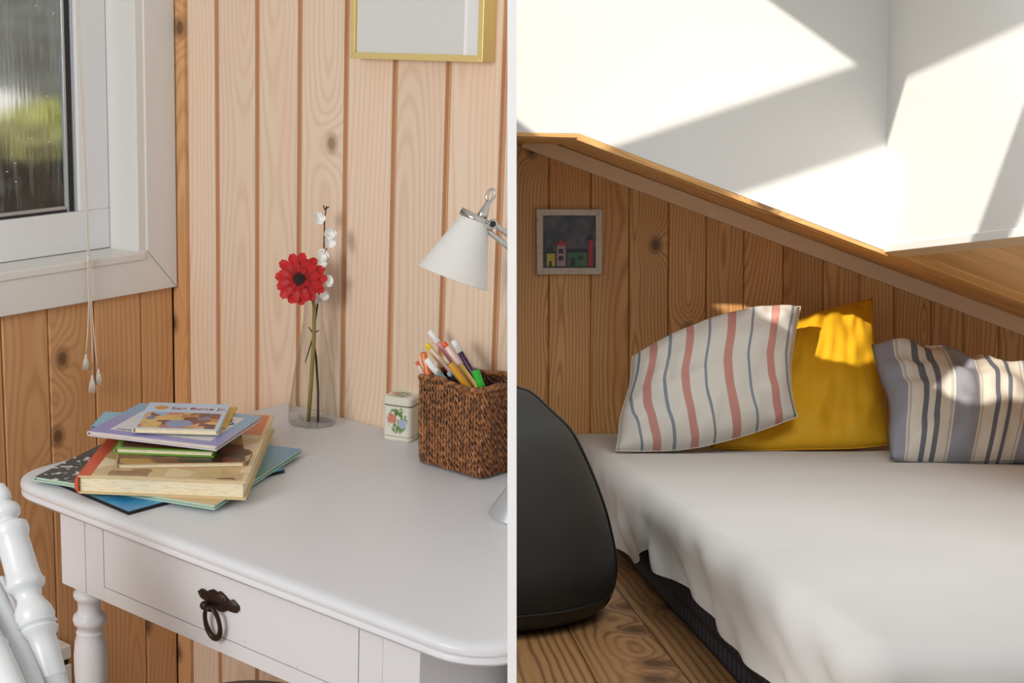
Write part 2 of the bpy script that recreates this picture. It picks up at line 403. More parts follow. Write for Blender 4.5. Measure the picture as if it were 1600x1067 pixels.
sx = [ry(x, 400, DW).x for x in (797, 857.6, 923, 983, 1044.6, 1103.6, 1162.6, 1224, 1287, 1343, 1398, 1456, 1507, 1562, 1618)]
while sx[-1] < XE: sx.append(sx[-1]+.1)
for a, b in zip(sx, sx[1:]):
    h0, h1 = ceil_z(a)+.012-ZFL, ceil_z(b)+.012-ZFL
    CLIP_R.append(board('board', (a, DW, ZFL), (0, 0, h0), (b-a, 0, 0), (0, -1, 0), .014, M['aged_pine'], wall_att, .003, top=h1-h0))
# batten along the slope
dl = V3((1, 0, slope)).normalized(); dnr = V3((slope, 0, -1)).normalized()*1.0
pA = ry(829, 210, DW-.012); 
LB = (XE+.1-pA.x)/dl.x; bh = .0335*RW
m = MB(); q0 = V3((pA.x, DW, ceil_z(pA.x))); 
m.prism([q0+V3((-.004, 0, -.002)), q0+dl*LB, q0+dl*LB+dnr*bh, q0+dnr*bh+V3((-.010, 0, .002))], (0, -.014, 0))
struct(m.build('trim_2', M['batten'], M=MR, bevel=.0015))
# sloping wooden ceiling: planks along the slope, side by side in depth
E1, E2 = ry(905, 210, DFACE), ry(1384, 392, DFACE)
XL = E2.x
nup = V3((-slope, 0, 1)).normalized()
GD = (ceil_z(XL)-E2.z)/(DW-DFACE)             # it dips a little between the wall and the opening, then runs level
def cz(x, y): return ceil_z(x) - GD*(DW-max(y, DFACE))
ceil = MB()
for ya_, yb_, x_ in ((1.2*RS, DFACE, XL+.02), (DFACE, DW+.03, XL+.02)):
    ceil.prism([V3((q, r, cz(q, r)))+nup*.016 for q, r in ((x_, ya_), (XE+.1, ya_), (XE+.1, yb_), (x_, yb_))], nup*.02)
ceiling = struct(ceil.build('ceiling', M['dark'], M=MR))
def pdepth(py):                                # depth of the plank joint seen at the right edge of the picture
    d = MRI.to_3x3() @ ray(1600, py); lo, hi = 1.0, 4.6
    for _ in range(50):
        q = (lo+hi)/2
        if d.z*q < cz(d.x*q, d.y*q): lo = q
        else: hi = q
    return d.y*hi
pd = [DW]
for py in (490, 483.5, 472, 460, 448, 436, 421):
    q = pdepth(py)
    if q < pd[-1]-.02: pd.append(q)
k = min(range(len(pd)), key=lambda i: abs(pd[i]-DFACE)); pd[k] = DFACE + .001
while pd[-1] > 1.5: pd.append(pd[-1]-.105)
for i, (b, a) in enumerate(zip(pd, pd[1:])):
    xs = ry(806, 210, DW).x if a > DFACE-.002 else XL+.012
    Wv = V3((0, b-a, cz(0, b)-cz(0, a))); Nn = -(dl.cross(Wv).normalized()); Nn = Nn if Nn.z < 0 else -Nn
    CLIP_R.append(board('ceiling_plank', (xs, a, cz(xs, a)), dl*((XE+.1-xs)/dl.x), Wv*(1-.0035/Wv.length), Nn, .015, M['ceiling_pine'], ceiling, .0045))
# white light shaft: far face (parallel to the wall) and lower face
zt = 1.0*RS
xm = ry(800, 100, DFACE).x - .05
m = MB(); E0 = ry(795, 205.5, DFACE)
m.prism([(xm, DFACE, E0.z), (E1.x, DFACE, E1.z+.002), (E2.x, DFACE, E2.z), (E2.x, DFACE, zt+.5), (xm, DFACE, zt+.3)], (0, .012, 0))
wf = struct(m.build('wall_shaft_far', M['plaster'], M=MR)); CLIP_R.append(wf)
m = MB(); yn = 1.25*RS
m.bb((XL, yn, E2.z-.003), (XL+.012, DFACE-.0015, zt+.5)); struct(m.build('wall_shaft_low', M['plaster'], M=MR))
# white lip and pine trim round the opening
m = MB(); m.bb((XL-.006, yn, E2.z-.003), (XL, DFACE-.006, E2.z+.0135)); struct(m.build('trim_3', M['plaster'], M=MR, bevel=.001))
m = MB()
a = V3((XL-.004, DFACE, E2.z-.003)); b2 = ry(1402, 407, DFACE-.012)
m.prism([(XL-.006, DFACE-.004, E2.z-.003), (XL+.028, DFACE-.004, cz(XL+.028, 0)-.004), (XL+.034, DFACE-.004, cz(XL+.034, 0)+.01), (XL+.0, DFACE-.004, E2.z+.004)], (0, yn-DFACE, 0))
struct(m.build('trim_4', M['trim_wood'], M=MR, bevel=.001))
m = MB(); 
m.prism([E1+V3((0, 0, .0015)), E2+V3((-.003, 0, .0)), E2+V3((.006, 0, -.012)), E1+V3((-.006, 0, -.012))], (0, .011, 0), uv=[(0, 0), (0, .6), (.01, .6), (.01, 0)])
struct(m.build('trim_5', M['ceiling_pine'], M=MR))
m = MB(); e0 = V3((xm, DFACE, E0.z))
m.prism([e0+V3((0, 0, .001)), E1+V3((0, 0, .001)), E1+V3((-.004, 0, -.007)), e0+V3((0, 0, -.007))], (0, .011, 0), uv=[(0, 0), (0, .2), (.01, .2), (.01, 0)])
o = struct(m.build('trim_6', M['ceiling_pine'], M=MR)); CLIP_R.append(o)
m = MB(); za = ry(815, 222, DW).z
m.prism([(xm, DFACE+.011, E0.z-.006), (E1.x, DFACE+.011, E1.z-.008), (ry(880, 229, DW).x, DW, ceil_z(ry(880, 229, DW).x)+.004), (xm, DW, za)], (0, 0, .01), uv=[(0, 0), (0, .2), (.1, .2), (.1, 0)])
o = struct(m.build('ceiling', M['ceiling_pine'], M=MR)); CLIP_R.append(o)
# attic floor
m = MB(); m.bb((xm-.1, .9, ZFL-.05), (XE+.2, DW+.02, ZFL-.013)); floorR = struct(m.build('floor', M['ochre'], M=MR)); CLIP_R.append(floorR)
fx = rz(933.5, 1067, ZFL).x; fs = rz(1080, 1067, ZFL).x - fx
for k in range(-2, 12):
    CLIP_R.append(board('floor_board', (fx+fs*k, .9, ZFL), (0, DW-.9, 0), (fs, 0, 0), (0, 0, 1), .014, M['floor_pine'], floorR, .0012))
# roof with three roof-window openings side by side (above the picture); the sun falls in through them
Z0 = 1.2*RS; sl = .327
xa, xb = -.59*RS, .0125*RS; X0, X1 = -2.5, 1.9
panes = [(1.166*RS-.72, 1.166*RS), (1.305*RS, 2.005*RS), (2.16*RS, 2.9*RS)]
Y0, Y1 = -1.3, 4.2
def roofbox(m, a, b, c, d, th=.03):
    f = lambda x: Z0+sl*x
    m.prism([(a, c, f(a)), (b, c, f(b)), (b, d, f(b)), (a, d, f(a))], (0, 0, th))
m = MB(); roofbox(m, X0, xa, Y0, Y1); roofbox(m, xb, X1, Y0, Y1)
e = Y0
for a, b in panes: roofbox(m, xa, xb, e, a); e = b
roofbox(m, xa, xb, e, Y1)
struct(m.build('ceiling', M['plaster'], M=MR))

# ================================================================== DESK ROOM THINGS
# ---- desk ----------------------------------------------------------
dx0 = onz(97, 718, TZ).x; dy1 = YW-.003; dy0 = onz(400, 892, TZ).y; dx1 = dx0 + .94
FRc = onz(740, 1006, TZ); dx1 = FRc.x + .035
desk = thing('writing_desk', 'white painted writing desk with turned legs and one drawer', 'desk', ((dx0+dx1)/2, (dy0+dy1)/2, 0))
def rrect(x0, x1, y0, y1, r, n=8, rb=.008):
    P = []
    for cx, cy, a, rr in ((x1-r, y0+r, -PI/2, r), (x1-rb, y1-rb, 0, rb), (x0+rb, y1-rb, PI/2, rb), (x0+r, y0+r, PI, r)):
        for k in range(n+1):
            q = a + PI/2*k/n; P.append((cx+rr*math.cos(q), cy+rr*math.sin(q)))
    return P
m = MB(); prof = [(.030, 0), (.016, 0), (.006, -.0008), (.0015, -.004), (0, -.008), (0, -.013), (.0025, -.016), (.0025, -.018), (.001, -.020), (.001, -.024), (.006, -.029), (.016, -.031)]
V, F = [], []; n = None
for ins, z in prof:
    R = rrect(dx0+ins, dx1-ins, dy0+ins, dy1-.0005, .075-ins*.6); n = len(R); V += [(x, y, TZ+z) for x, y in R]
for i in range(len(prof)-1):
    for k in range(n): F.append((i*n+k, i*n+(k+1) % n, (i+1)*n+(k+1) % n, (i+1)*n+k))
F += [tuple(range(n)), tuple((len(prof)-1)*n+k for k in range(n))]
m.add(V, F); o = m.build('desk_top', M['desk_white'], desk, auto=.7); CLIP_L.append(o)
ya = dy0 + .035                                    # apron front face
zt_ = TZ-.031
xl = onx(93, 850, 0).x if False else ony(95, 850, ya).x
xlb = ony(132, 860, ya).x; xd0 = ony(161, 860, ya).x; xd1 = ony(559, 1000, ya).x
zd0 = ony(162, 917, ya).z; za0 = ony(160, 939, ya).z; zd1 = ony(161, 820, ya).z
lw = xlb-xl; xr1 = ony(656, 1040, ya).x
legprof = [(.022, 0), (.0225, -.006), (.018, -.009), (.0245, -.014), (.0255, -.019), (.0235, -.024), (.019, -.028), (.0188, -.042), (.020, -.049), (.0255, -.053), (.0275, -.060), (.0255, -.067), (.021, -.070), (.0195, -.078), (.0225, -.081), (.0215, -.086), (.0250, -.098), (.0272, -.120), (.0270, -.150), (.0235, -.210), (.018, -.30), (.0165, -.36), (.023, -.368), (.023, -.378), (.0155, -.388), (.0195, -.42), (.0225, -.46), (.0185, -.53), (.014, -(za0)+.005), (.0145, -(za0)+.0)]
def leg(cx, cy, side):
    lg = MB().bb((cx-lw/2, cy-lw/2, za0+.0), (cx+lw/2, cy+lw/2, zt_+.002)).build('leg', M['desk_white'], desk, bevel=.0015)
    t_ = MB().lathe(legprof, (cx, cy, za0), n=32).build('turned_shaft', M['desk_white'], lg, auto=.9)
    CLIP_L.extend((lg, t_)); return lg
leg(xl+lw/2, ya+lw/2, 0); leg(xl+lw/2, dy1-.05, 0); 
leg(xr1-lw/2, ya+lw/2, 1); leg(xr1-lw/2, dy1-.05, 1)
m = MB(); gp = .0014; th = .018; yb = ya+.0012
m.bb((xlb+.0008, yb, za0), (xd0-gp, yb+th, zt_+.002)); m.bb((xd1+gp, yb, za0), (xr1-lw-.0008, yb+th, zt_+.002))
m.bb((xd0-gp, yb, za0), (xd1+gp, yb+th, zd0-gp)); m.bb((xd0-gp, yb, zd1+gp*1.8), (xd1+gp, yb+th, zt_+.002))
o = m.build('front_apron', M['desk_white'], desk, bevel=.0006); CLIP_L.append(o)
m = MB(); m.bb((xd0-.01, yb+th, zd0-.01), (xd1+.01, yb+th+.003, zd1+.01)); m.build('drawer_cavity', M['dark'], desk)
for a in (xl+.004, xr1-.004-.016):
    m = MB(); m.bb((a, ya+lw, za0), (a+.016, dy1-.07, zt_+.002)); o = m.build('side_apron', M['desk_white'], desk); CLIP_L.append(o)
m = MB(); m.bb((xl+.02, dy1-.06, za0), (xr1-.02, dy1-.045, zt_+.002)); o = m.build('back_apron', M['desk_white'], desk); CLIP_L.append(o)
t = NT('scuffed_white'); ob = t.obj(); nz = t.noise(ob, 55, 3)
t.done(t.mix(t.m('MULTIPLY', t.ss(nz, .735, .76), .9), s2l((215, 217, 221)), s2l((60, 55, 50))), .45)
m = MB(); m.bb((xd0, yb, zd0), (xd1, yb+.016, zd1)); drawer = m.build('drawer', t.mat, desk, bevel=.001)
# bronze drop handle
def hp(x, y, dy=0): return ony(x, y, yb-dy)
out = [(311, 923), (316, 919), (321, 920.5), (324, 923.5), (329, 921), (334, 920), (338, 922.5), (341, 925), (344, 923), (348, 925), (353, 930), (358, 936), (362, 938), (365, 936), (370, 941), (375, 947), (375.5, 953), (371, 957), (366, 956), (362, 952), (357, 953), (351, 955.5), (346, 955), (341, 951), (336, 950), (331, 945), (326, 940), (321, 936), (315, 932)]
m = MB(); P0 = [hp(*p) for p in out]; c0 = hp(342, 938)
for k, (sc, dy) in enumerate(((1, 0), (1, .003), (.86, .0055), (.6, .0065), (.25, .0085))):
    m.add([c0 + (p-c0)*sc + V3((0, -dy, 0)) for p in P0], [])
n = len(P0); m.f = [(i*n+k, i*n+(k+1) % n, (i+1)*n+(k+1) % n, (i+1)*n+k) for i in range(4) for k in range(n)] + [tuple(range(4*n, 5*n))]; m.m = [0]*len(m.f)
pull = m.build('drawer_pull', M['bronze'], drawer, auto=.6)
for x, y in ((317, 926), (331, 929), (350, 936), (368, 948), (341, 930), (349, 948)):
    m = MB(); m.lathe([(.0025, .0), (.0024, .002), (.0015, .0034), (.0002, .004)], hp(x, y, .0035), (0, -1, 0), 10)
    pull.data.materials  # scrolls cast on the plate
    for v, f in ((m.v, m.f),): pass
    b_ = MB(); b_.v, b_.f, b_.uv, b_.m = m.v, m.f, m.uv, m.m
    PB = globals().setdefault('PB', MB()); PB.add(m.v, m.f)
hb = hp(333, 941)
PB.lathe([(.0085, .0), (.008, .004), (.005, .006), (.0045, .012), (.0062, .0135), (.0068, .017), (.005, .021), (.001, .022)], hb, (0, -1, 0), 16)
PB.build('pull_boss', M['bronze'], drawer, smooth=True)
kc = hb + V3((0, -.0165, 0)); rc = V3((ony(329.5, 972, kc.y).x, kc.y-.001, ony(329.5, 974, kc.y).z))
zr = abs(kc.z-rc.z); pts = []
m = MB(); a_, b_ = .0150, .0240
for k in range(41):
    q = PI/2 + 2*PI*k/40; pts.append(rc + V3((a_*math.cos(q), -.004*math.sin(q)+.004, b_*math.sin(q))))
m.tube(pts, [.0032 + .0012*max(0, -math.sin(PI/2+2*PI*k/40)) for k in range(41)], 10, False)
m.tube([rc+V3((0, 0, b_-.002)), kc+V3((0, 0, -.003)), kc], [.0045, .003, .003], 10)
for sg in (-1, 1): m.lathe([(.001, -.003), (.003, 0), (.001, .003)], rc+V3((sg*.009, 0, b_*.86)), (0, -1, 0), 10)
m.build('ring_pull', M['bronze'], drawer, smooth=True)

# ---- baseboard heater beside the desk leg ------------------------------
zh1 = onx(88, 1016, XW+.05).z; zh0 = onx(100, 1032, XW+.05).z
yh1 = onx(112, 1030, XW+.05).y
ht = thing('panel_heater', 'low white panel heater with a dark slot on the wall under the window', 'heater', (XW+.03, yh1-.3, zh0-.14))
m = MB(); m.bb((XW, yh1-.6, zh0), (XW+.05, yh1, zh1)); m.build('top_cover', M['white_paint'], ht, bevel=.002)
m = MB(); m.bb((XW, yh1-.6, zh0-.014), (XW+.045, yh1-.004, zh0+.0005)); m.build('slot', M['dark'], ht)
m = MB(); m.bb((XW, yh1-.6, zh0-.15), (XW+.05, yh1, zh0-.013)); m.build('body', M['white_paint'], ht, bevel=.002)

# ---- round stool under the desk ----------------------------------------
sc_ = onz(392, 1150, .40); sc_ = onz(395, 1122, .36)
stl = thing('stool', 'round grey padded stool pushed under the desk', 'stool', (sc_.x, sc_.y, 0))
m = MB(); m.lathe([(.10, -.03), (.135, -.028), (.145, -.012), (.143, -.002), (.13, .004), (.0, .006)], (sc_.x, sc_.y, .36), n=40); m.build('seat', M['grey_seat'], stl, smooth=True)
for k in range(3):
    q = 2*PI*k/3+.4; c = V3((sc_.x, sc_.y, 0)); d_ = V3((math.cos(q), math.sin(q), 0))
    MB().tube([c+d_*.10+V3((0, 0, .335)), c+d_*.13], [.013, .010], 10).build('leg', M['trim_wood'], stl, smooth=True)

# ---- turned chair ---------------------------------------------------------
dC = 1.95
A0, A1 = at(-4, 756, dC), at(81, 1060, dC-.10)
ch = thing('spindle_chair', 'white painted chair with turned spindle back beside the desk', 'chair', (A1.x, A1.y, 0))
def turned(p0, p1, prof, nm, par=ch, n=24):
    ax = p1-p0; L = ax.length
    MB().lathe([(r, t*L) for t, r in prof], p0, ax, n).build(nm, M['chair_white'], par, auto=.8)
postp = [(0, .003), (.01, .009), (.05, .013), (.085, .0135), (.10, .010), (.125, .0185), (.15, .0205), (.175, .019), (.195, .0135), (.205, .0145), (.225, .0235), (.25, .025), (.275, .024), (.30, .021), (.36, .0215), (.47, .0222), (.505, .0235), (.525, .0265), (.55, .0245), (.565, .019), (.60, .0165), (.625, .019), (.66, .0245), (.70, .0265), (.725, .0245), (.735, .027), (.75, .0235), (.765, .0265), (.785, .024), (.80, .0205), (.86, .0205), (1.0, .0195)]
turned(A0, A1, postp, 'back_post')
axu = (A1-A0).normalized(); seat_z = .44
rowd = -RT*.55 + flat*.75; rowd.z = 0; rowd.normalize()
spp = [(0, .008), (.3, .011), (.42, .012), (.46, .0165), (.48, .0125), (.50, .0165), (.53, .011), (.60, .013), (1, .0125)]
# row of slimmer spindles behind the post, and the second post further back
for a, b, dd in (((0, 905), (66, 1085), .16), ((-30, 880), (52, 1085), -.05), ((-62, 900), (22, 1085), -.09)):
    turned(at(a[0], a[1], dC+dd+.03), at(b[0], b[1], dC+dd-.08), spp if dd > 0 else [(0, .012), (.3, .0165), (.6, .0180), (.62, .0205), (.65, .0185), (.70, .0195), (1, .0185)], 'spindle')
turned(at(-120, 790, dC), at(-40, 1085, dC-.10), postp, 'back_post')
# crest rail behind the top, seat, legs down to the floor (below the picture)
m = MB(); ta, tb = at(4, 868, dC-.01), at(-105, 868, dC-.01)
m.tube([ta.lerp(tb, k/8)+V3((0, 0, .010*math.sin(PI*k/8))) for k in range(9)], .014, 12); m.build('crest_rail', M['chair_white'], ch, smooth=True)
sb = (A1 + at(-40, 1085, dC-.10))/2; sb = sb + axu*((seat_z-sb.z)/axu.z)
bx = (at(-40, 1085, dC-.1)-A1).normalized(); bx.z = 0; bx.normalize(); by = V3((-bx.y, bx.x, 0)); by = by if by.dot(FW) < 0 else -by
q1 = A1 + axu*((seat_z-A1.z)/axu.z); q2 = q1 + bx*.26
for p, q in ((A1, q1), (at(-40, 1085, dC-.10), q2)): MB().tube([p, q], [.0195, .018], 14).build('back_post', M['chair_white'], ch, smooth=True)
m = MB(); cs = (q1+q2)/2 + by*.16
R = [cs + bx*(.19*math.cos(2*PI*k/28)*abs(math.cos(2*PI*k/28))**-.4 if abs(math.cos(2*PI*k/28)) > 1e-6 else 0) + by*(.19*math.sin(2*PI*k/28)*abs(math.sin(2*PI*k/28))**-.4 if abs(math.sin(2*PI*k/28)) > 1e-6 else 0) for k in range(28)]
for r_ in R: r_.z = seat_z-.03
m.prism(R, (0, 0, .035)); m.build('seat', M['chair_white'], ch, bevel=.006)
for sx_, sy_ in ((-1, -1), (-1, 1), (1, -1), (1, 1)):
    p = cs + bx*(.12*sx_) + by*(.12*sy_); p.z = seat_z-.028; q = p + bx*(.04*sx_) + by*(.04*sy_); q.z = 0
    turned(p, q, [(0, .014), (.2, .019), (.3, .021), (.33, .015), (.36, .02), (.4, .015), (.7, .02), (.85, .013), (.88, .017), (1, .011)], 'leg')

# ---- gold picture frame -------------------------------------------------
yp = YW-.033
f0, f1 = ony(546.5, 91.5, yp), ony(753.5, 97.3, yp); zb = (f0.z+f1.z)/2; fh = .42; fw_ = .0105; ft = .4
pf = thing('picture_frame', 'thin pale gold picture frame with white picture on the pale board wall', 'picture', ((f0.x+f1.x)/2, YW, zb))
def fbar(p):
    MB().prism([(x, yp, z) for x, z in p], (0, YW-yp, 0)).build('frame_bar', M['gold'], pf, bevel=.0012)
a, b = f0.x, f1.x
fbar([(a, zb), (b, zb), (b-fw_, zb+fw_), (a+fw_, zb+fw_)]); fbar([(b, zb), (b, zb+fh), (b-fw_, zb+fh-fw_), (b-fw_, zb+fw_)])
fbar([(a, zb), (a+fw_, zb+fw_), (a+fw_, zb+fh-fw_), (a, zb+fh)]); fbar([(a, zb+fh), (a+fw_, zb+fh-fw_), (b-fw_, zb+fh-fw_), (b, zb+fh)])
MB().bb((a+fw_*.8, yp+.006, zb+fw_*.8), (b-fw_*.8, yp+.010, zb+fh-fw_*.8)).build('picture_sheet', plain('picture_paper', (214, 215, 212), .12), pf)
xs_ = ony(722, 40, yp).x; MB().bb((xs_, yp+.0055, zb+fw_*.8), (xs_+.006, yp+.0062, zb+fh-fw_*.8)).build('reflection_line', plain('reflection_line_tone', (240, 240, 240), .3), pf)  # thin pale line: reflection in the glass, painted as a bar
MB().bb((xs_+.006, yp+.0056, zb+fw_*.8), (b-fw_*.8, yp+.0061, zb+fh-fw_*.8)).build('reflection_strip', plain('reflection_strip_tone', (226, 227, 228), .15), pf)  # lighter strip beside it: window reflection put into the colour

# ---- blind cord with tassels -----------------------------------------------
XK = XC + .012
cord = thing('blind_cord', 'white blind pull cord with three tassels hanging in front of the window', 'cord', tuple(onx(140, 612, XK)))
def cpath(px, r=.0011, nm='cord_strand'): MB().tube([onx(x, y, XK) for x, y in px], r, 6).build(nm, M['cord'], cord, smooth=True)
topz = [(x, y) for x, y in ((117, -60),)]
cpath([(118, -150), (119, 0), (122, 60), (127, 160), (133, 280), (137, 400), (139, 470), (137, 520), (134, 556)])
cpath([(122, -150), (123, 0), (126, 80), (131, 190), (136, 300), (139, 400), (141, 480), (144, 540), (144, 588)])
cpath([(139, 405), (141, 440), (145, 500), (149, 545), (153, 578)])
MB().lathe([(.0005, -.006), (.003, -.004), (.0034, 0), (.003, .004), (.0005, .006)], onx(138, 405, XK), n=10).build('knot', M['cord'], cord, smooth=True)
cpath([(138, 405), (144, 412), (149, 420)], .0009); cpath([(138, 405), (146, 408), (148, 414)], .0009)
for x, y, l in ((134, 553, 24), (144, 586, 27), (154, 576, 25)):
    p = onx(x, y, XK); q = onx(x, y+l, XK); L = (p-q).length
    m = MB(); m.lathe([(.0014, 0), (.0027, -.004), (.0025, -.008), (.0030, -.010)], p, n=10)
    for k in range(18):
        a_ = 2*PI*k/18; r0, r1 = .0024, .0062+.0012*random.random()
        m.tube([p+V3((r0*math.cos(a_), r0*math.sin(a_), -.008)), p+V3((r1*.8*math.cos(a_), r1*.8*math.sin(a_), -L*.6)), p+V3((r1*math.cos(a_), r1*math.sin(a_), -L))], .0008, 4)
    m.build('tassel', M['cord'], cord, smooth=True)

# ---- garden behind the window ------------------------------------------------
def shrub(px, py, dist, rad, n, col, label, trunk=True):
    c = at(px, py, dist); gz = -.5
    t_ = thing('shrub', label, 'shrub', (c.x, c.y, gz)); m = MB()
    for k in range(n):
        d_ = V3((random.gauss(0, 1), random.gauss(0, 1), random.gauss(0, 1))).normalized()*(random.random()**.4)
        p = c + V3((d_.x*rad[0], d_.y*rad[0], d_.z*rad[1])); s_ = random.uniform(.03, .07)
        a_ = V3((random.gauss(0, 1), random.gauss(0, 1), random.gauss(0, 1))).normalized(); b_ = a_.orthogonal().normalized()
        m.add([p-a_*s_, p+b_*s_*.45, p+a_*s_, p-b_*s_*.45], [(0, 1, 2, 3)])
    m.build('foliage', plain('leaf_%d_%d_%d' % col, col, .6, grain=.5, scale=9), t_)
    MB().tube([(c.x, c.y, gz), (c.x+.03, c.y, (gz+c.z)/2), (c.x, c.y, c.z)], [.05, .04, .02], 8).build('stem', plain('bark', (70, 56, 44), .9, grain=.4), t_)
shrub(40, 60, 11.0, (1.8, .9), 5200, (126, 132, 130), 'dark grey green conifer outside the window')
shrub(-10, 195, 8.6, (.30, .2), 420, (250, 250, 252), 'white flowering shrub outside the window')
shrub(62, 205, 7.0, (.22, .13), 700, (196, 200, 116), 'bright yellow green shrub outside the window')
shrub(15, 262, 5.7, (.42, .15), 1500, (150, 150, 96), 'olive shrub growing low outside the window')
shrub(30, 370, 4.2, (.5, .20), 2500, (110, 114, 106), 'dark low hedge close outside the window')
m = MB(); g0 = XW-9; m.bb((g0, -4, -.6), (XW-.3, 12, -.5)); struct(m.build('ground', plain('lawn', (96, 108, 66), .9, grain=.5, scale=6)))

# ---- books -----------------------------------------------------------------
paper = NT('page_edges'); u, v = paper.uv()
pn = paper.noise(paper.vec(paper.m('MULTIPLY', u, 4), paper.m('MULTIPLY', v, 420)), 1, 2)
paper.done(paper.mix(paper.m('MULTIPLY', paper.ss(pn, .45, .75), .45), s2l((236, 224, 192)), s2l((176, 152, 112))), .8)
def cover_mat(name, fn, rough=.3):
    t = NT(name); u, v = t.uv(); return t.done(fn(t, u, v), rough)
def blobs(t, u, v, col, seed, scale, cols, thr=.0):
    vo = t.n('ShaderNodeTexVoronoi', voronoi_dimensions='2D'); vo.inputs['Scale'].default_value = scale
    nz = t.noise(t.vec(u, v, seed), 7, 2)
    t.lk(t.vec(t.m('ADD', u, t.m('MULTIPLY', nz, .15)), t.m('ADD', v, seed)), vo.inputs['Vector'])
    sc = t.n('ShaderNodeSeparateColor'); t.lk(vo.outputs['Color'], sc.inputs[0])
    return t.ramp(sc.outputs[0], [(i/len(cols), s2l(c)) for i, c in enumerate(cols)], 'CONSTANT')
def book(label, F, R, L, zb, th, front, back, spine='L', edge=(230, 222, 200), ct=.0018, pin=.004, curl=0, name='book', tilt=(0, 0)):
    """F, R, L: pixels of the near, right and left corners of the upper cover; the book lies on height zb, th thick"""
    zt = zb+th; f, r, l = onz(*F, zt), onz(*R, zt), onz(*L, zt)
    ex = r-f; W = ex.length; ex.normalize(); ey = V3((-ex.y, ex.x, 0)); H = (l-f).dot(ey)
    base = f + ex*W/2 + ey*H/2; base.z = zb
    b = thing(name, label, 'book', base, group=None)
    def dz(a, c): return tilt[0]*a + tilt[1]*c
    def P(a, c, z): 
        q = f + ex*(a*W) + ey*(c*H); q.z = z + dz(a, c); return q
    # u runs along the near-left edge from F to L, v from F to R
    def sheet(m, z0, z1, mi, o=0):
        n = 8 if curl else 1
        for k in range(n):
            c0, c1 = k/n, (k+1)/n
            g0, g1 = (curl*max(0, c0-.6)**2*6, curl*max(0, c1-.6)**2*6)
            V = [P(0, c0, z0+g0), P(1, c0, z0+g0*.1), P(1, c1, z0+g1*.1), P(0, c1, z0+g1), P(0, c0, z1+g0), P(1, c0, z1+g0*.1), P(1, c1, z1+g1*.1), P(0, c1, z1+g1)]
            U = [(c0, 0), (c0, 1), (c1, 1), (c1, 0)]*2
            m.add(V, [(0, 3, 2, 1), (0, 1, 5, 4), (1, 2, 6, 5), (2, 3, 7, 6), (3, 0, 4, 7)], U, 1)
            m.add(V, [(4, 5, 6, 7)], U, mi)
    m = MB(); sheet(m, zt-ct, zt, 0); cv = m.build('front_cover', [front, back], b, bevel=0)
    m = MB(); sheet(m, zb, zb+ct, 0); m.build('back_cover', [back, back], b)
    # pages
    p = pin; pw, ph = p/W, p/H
    m = MB(); sp = {'L': (pw, 1-pw, ph, 1.0), 'F': (0.0, 1-pw, ph, 1-ph), 'B': (pw, 1-pw, ph, 1-ph), 'R': (pw, 1-pw, ph, 1-ph)}[spine]
    a0, a1, c0, c1 = sp
    V = [P(a, c, z) for z in (zb+ct, zt-ct) for a, c in ((a0, c0), (a1, c0), (a1, c1), (a0, c1))]
    if curl:
        for q in (7, 4): V[q].z -= 0
    m.add(V, [(3, 2, 1, 0), (4, 5, 6, 7), (0, 1, 5, 4), (1, 2, 6, 5), (2, 3, 7, 6), (3, 0, 4, 7)], [(0, 0), (1, 0), (2, 0), (3, 0), (0, th), (1, th), (2, th), (3, th)])
    m.build('pages', paper.mat, b)
    # spine strip along the L side (c = 1) between F-L edge ends
    m = MB()
    if spine == 'L': A, B_, o_ = P(0, 1, zb), P(1, 1, zb), ey
    else: A, B_, o_ = P(0, 1, zb), P(1, 1, zb), ey
    n = 6; V = []
    for q in (A, B_):
        for k in range(n+1):
            s_ = -PI/2 + PI*k/n; V.append(q + o_*(min(.0065, th*.3)*math.cos(s_)) + V3((0, 0, th/2 + th/2*math.sin(s_))))
    m.add(V, [(k, k+1, n+2+k, n+1+k) for k in range(n)] + [tuple(range(n, -1, -1)), tuple(range(n+1, 2*n+2))])
    m.build('spine', back, b, smooth=False)
    return b, P, W, H, zt, cv
z = TZ
cm1 = cover_mat('blue_cover', lambda t, u, v: t.mix(t.ss(t.noise(t.vec(u, v), 4, 2), .35, .7), s2l((30, 132, 192)), s2l((110, 186, 216))))
book('bright blue hardback with black edge at the bottom of the pile', (201, 799), (445, 733), (84, 742), z, .006, cm1, plain('black_edge', (30, 32, 36), .4), ct=.0022)
def c2(t, u, v):
    sky = t.mix(t.ss(t.m('ADD', v, t.m('MULTIPLY', t.noise(t.vec(u, v), 5, 3), .2)), .5, 1.1), s2l((96, 142, 122)), s2l((112, 164, 200)))
    dk = t.mix(t.m('MULTIPLY', t.ss(t.noise(t.vec(t.m('MULTIPLY', u, 1.5), t.m('MULTIPLY', v, 1.5)), 14, 1), .58, .64), t.rect(u, v, .62, 1.0, 0, .4)), s2l((56, 70, 74)), s2l((222, 228, 228)))
    col = t.mix(t.m('GREATER_THAN', t.m('ADD', u, t.m('MULTIPLY', v, -.25)), .42), sky, dk)
    return t.mix(t.rect(u, v, 0, .42, 0, .3), col, t.mix(t.ell(u, v, .28, .12, .08, .1), s2l((206, 176, 132)), s2l((88, 66, 52))))
book('thin teal picture book with white flowers under the orange spined book', (335, 790), (472, 702), (64, 740), z+.006, .007, cover_mat('teal_landscape_cover', c2), plain('teal_edge', (172, 206, 190), .4), ct=.0022)
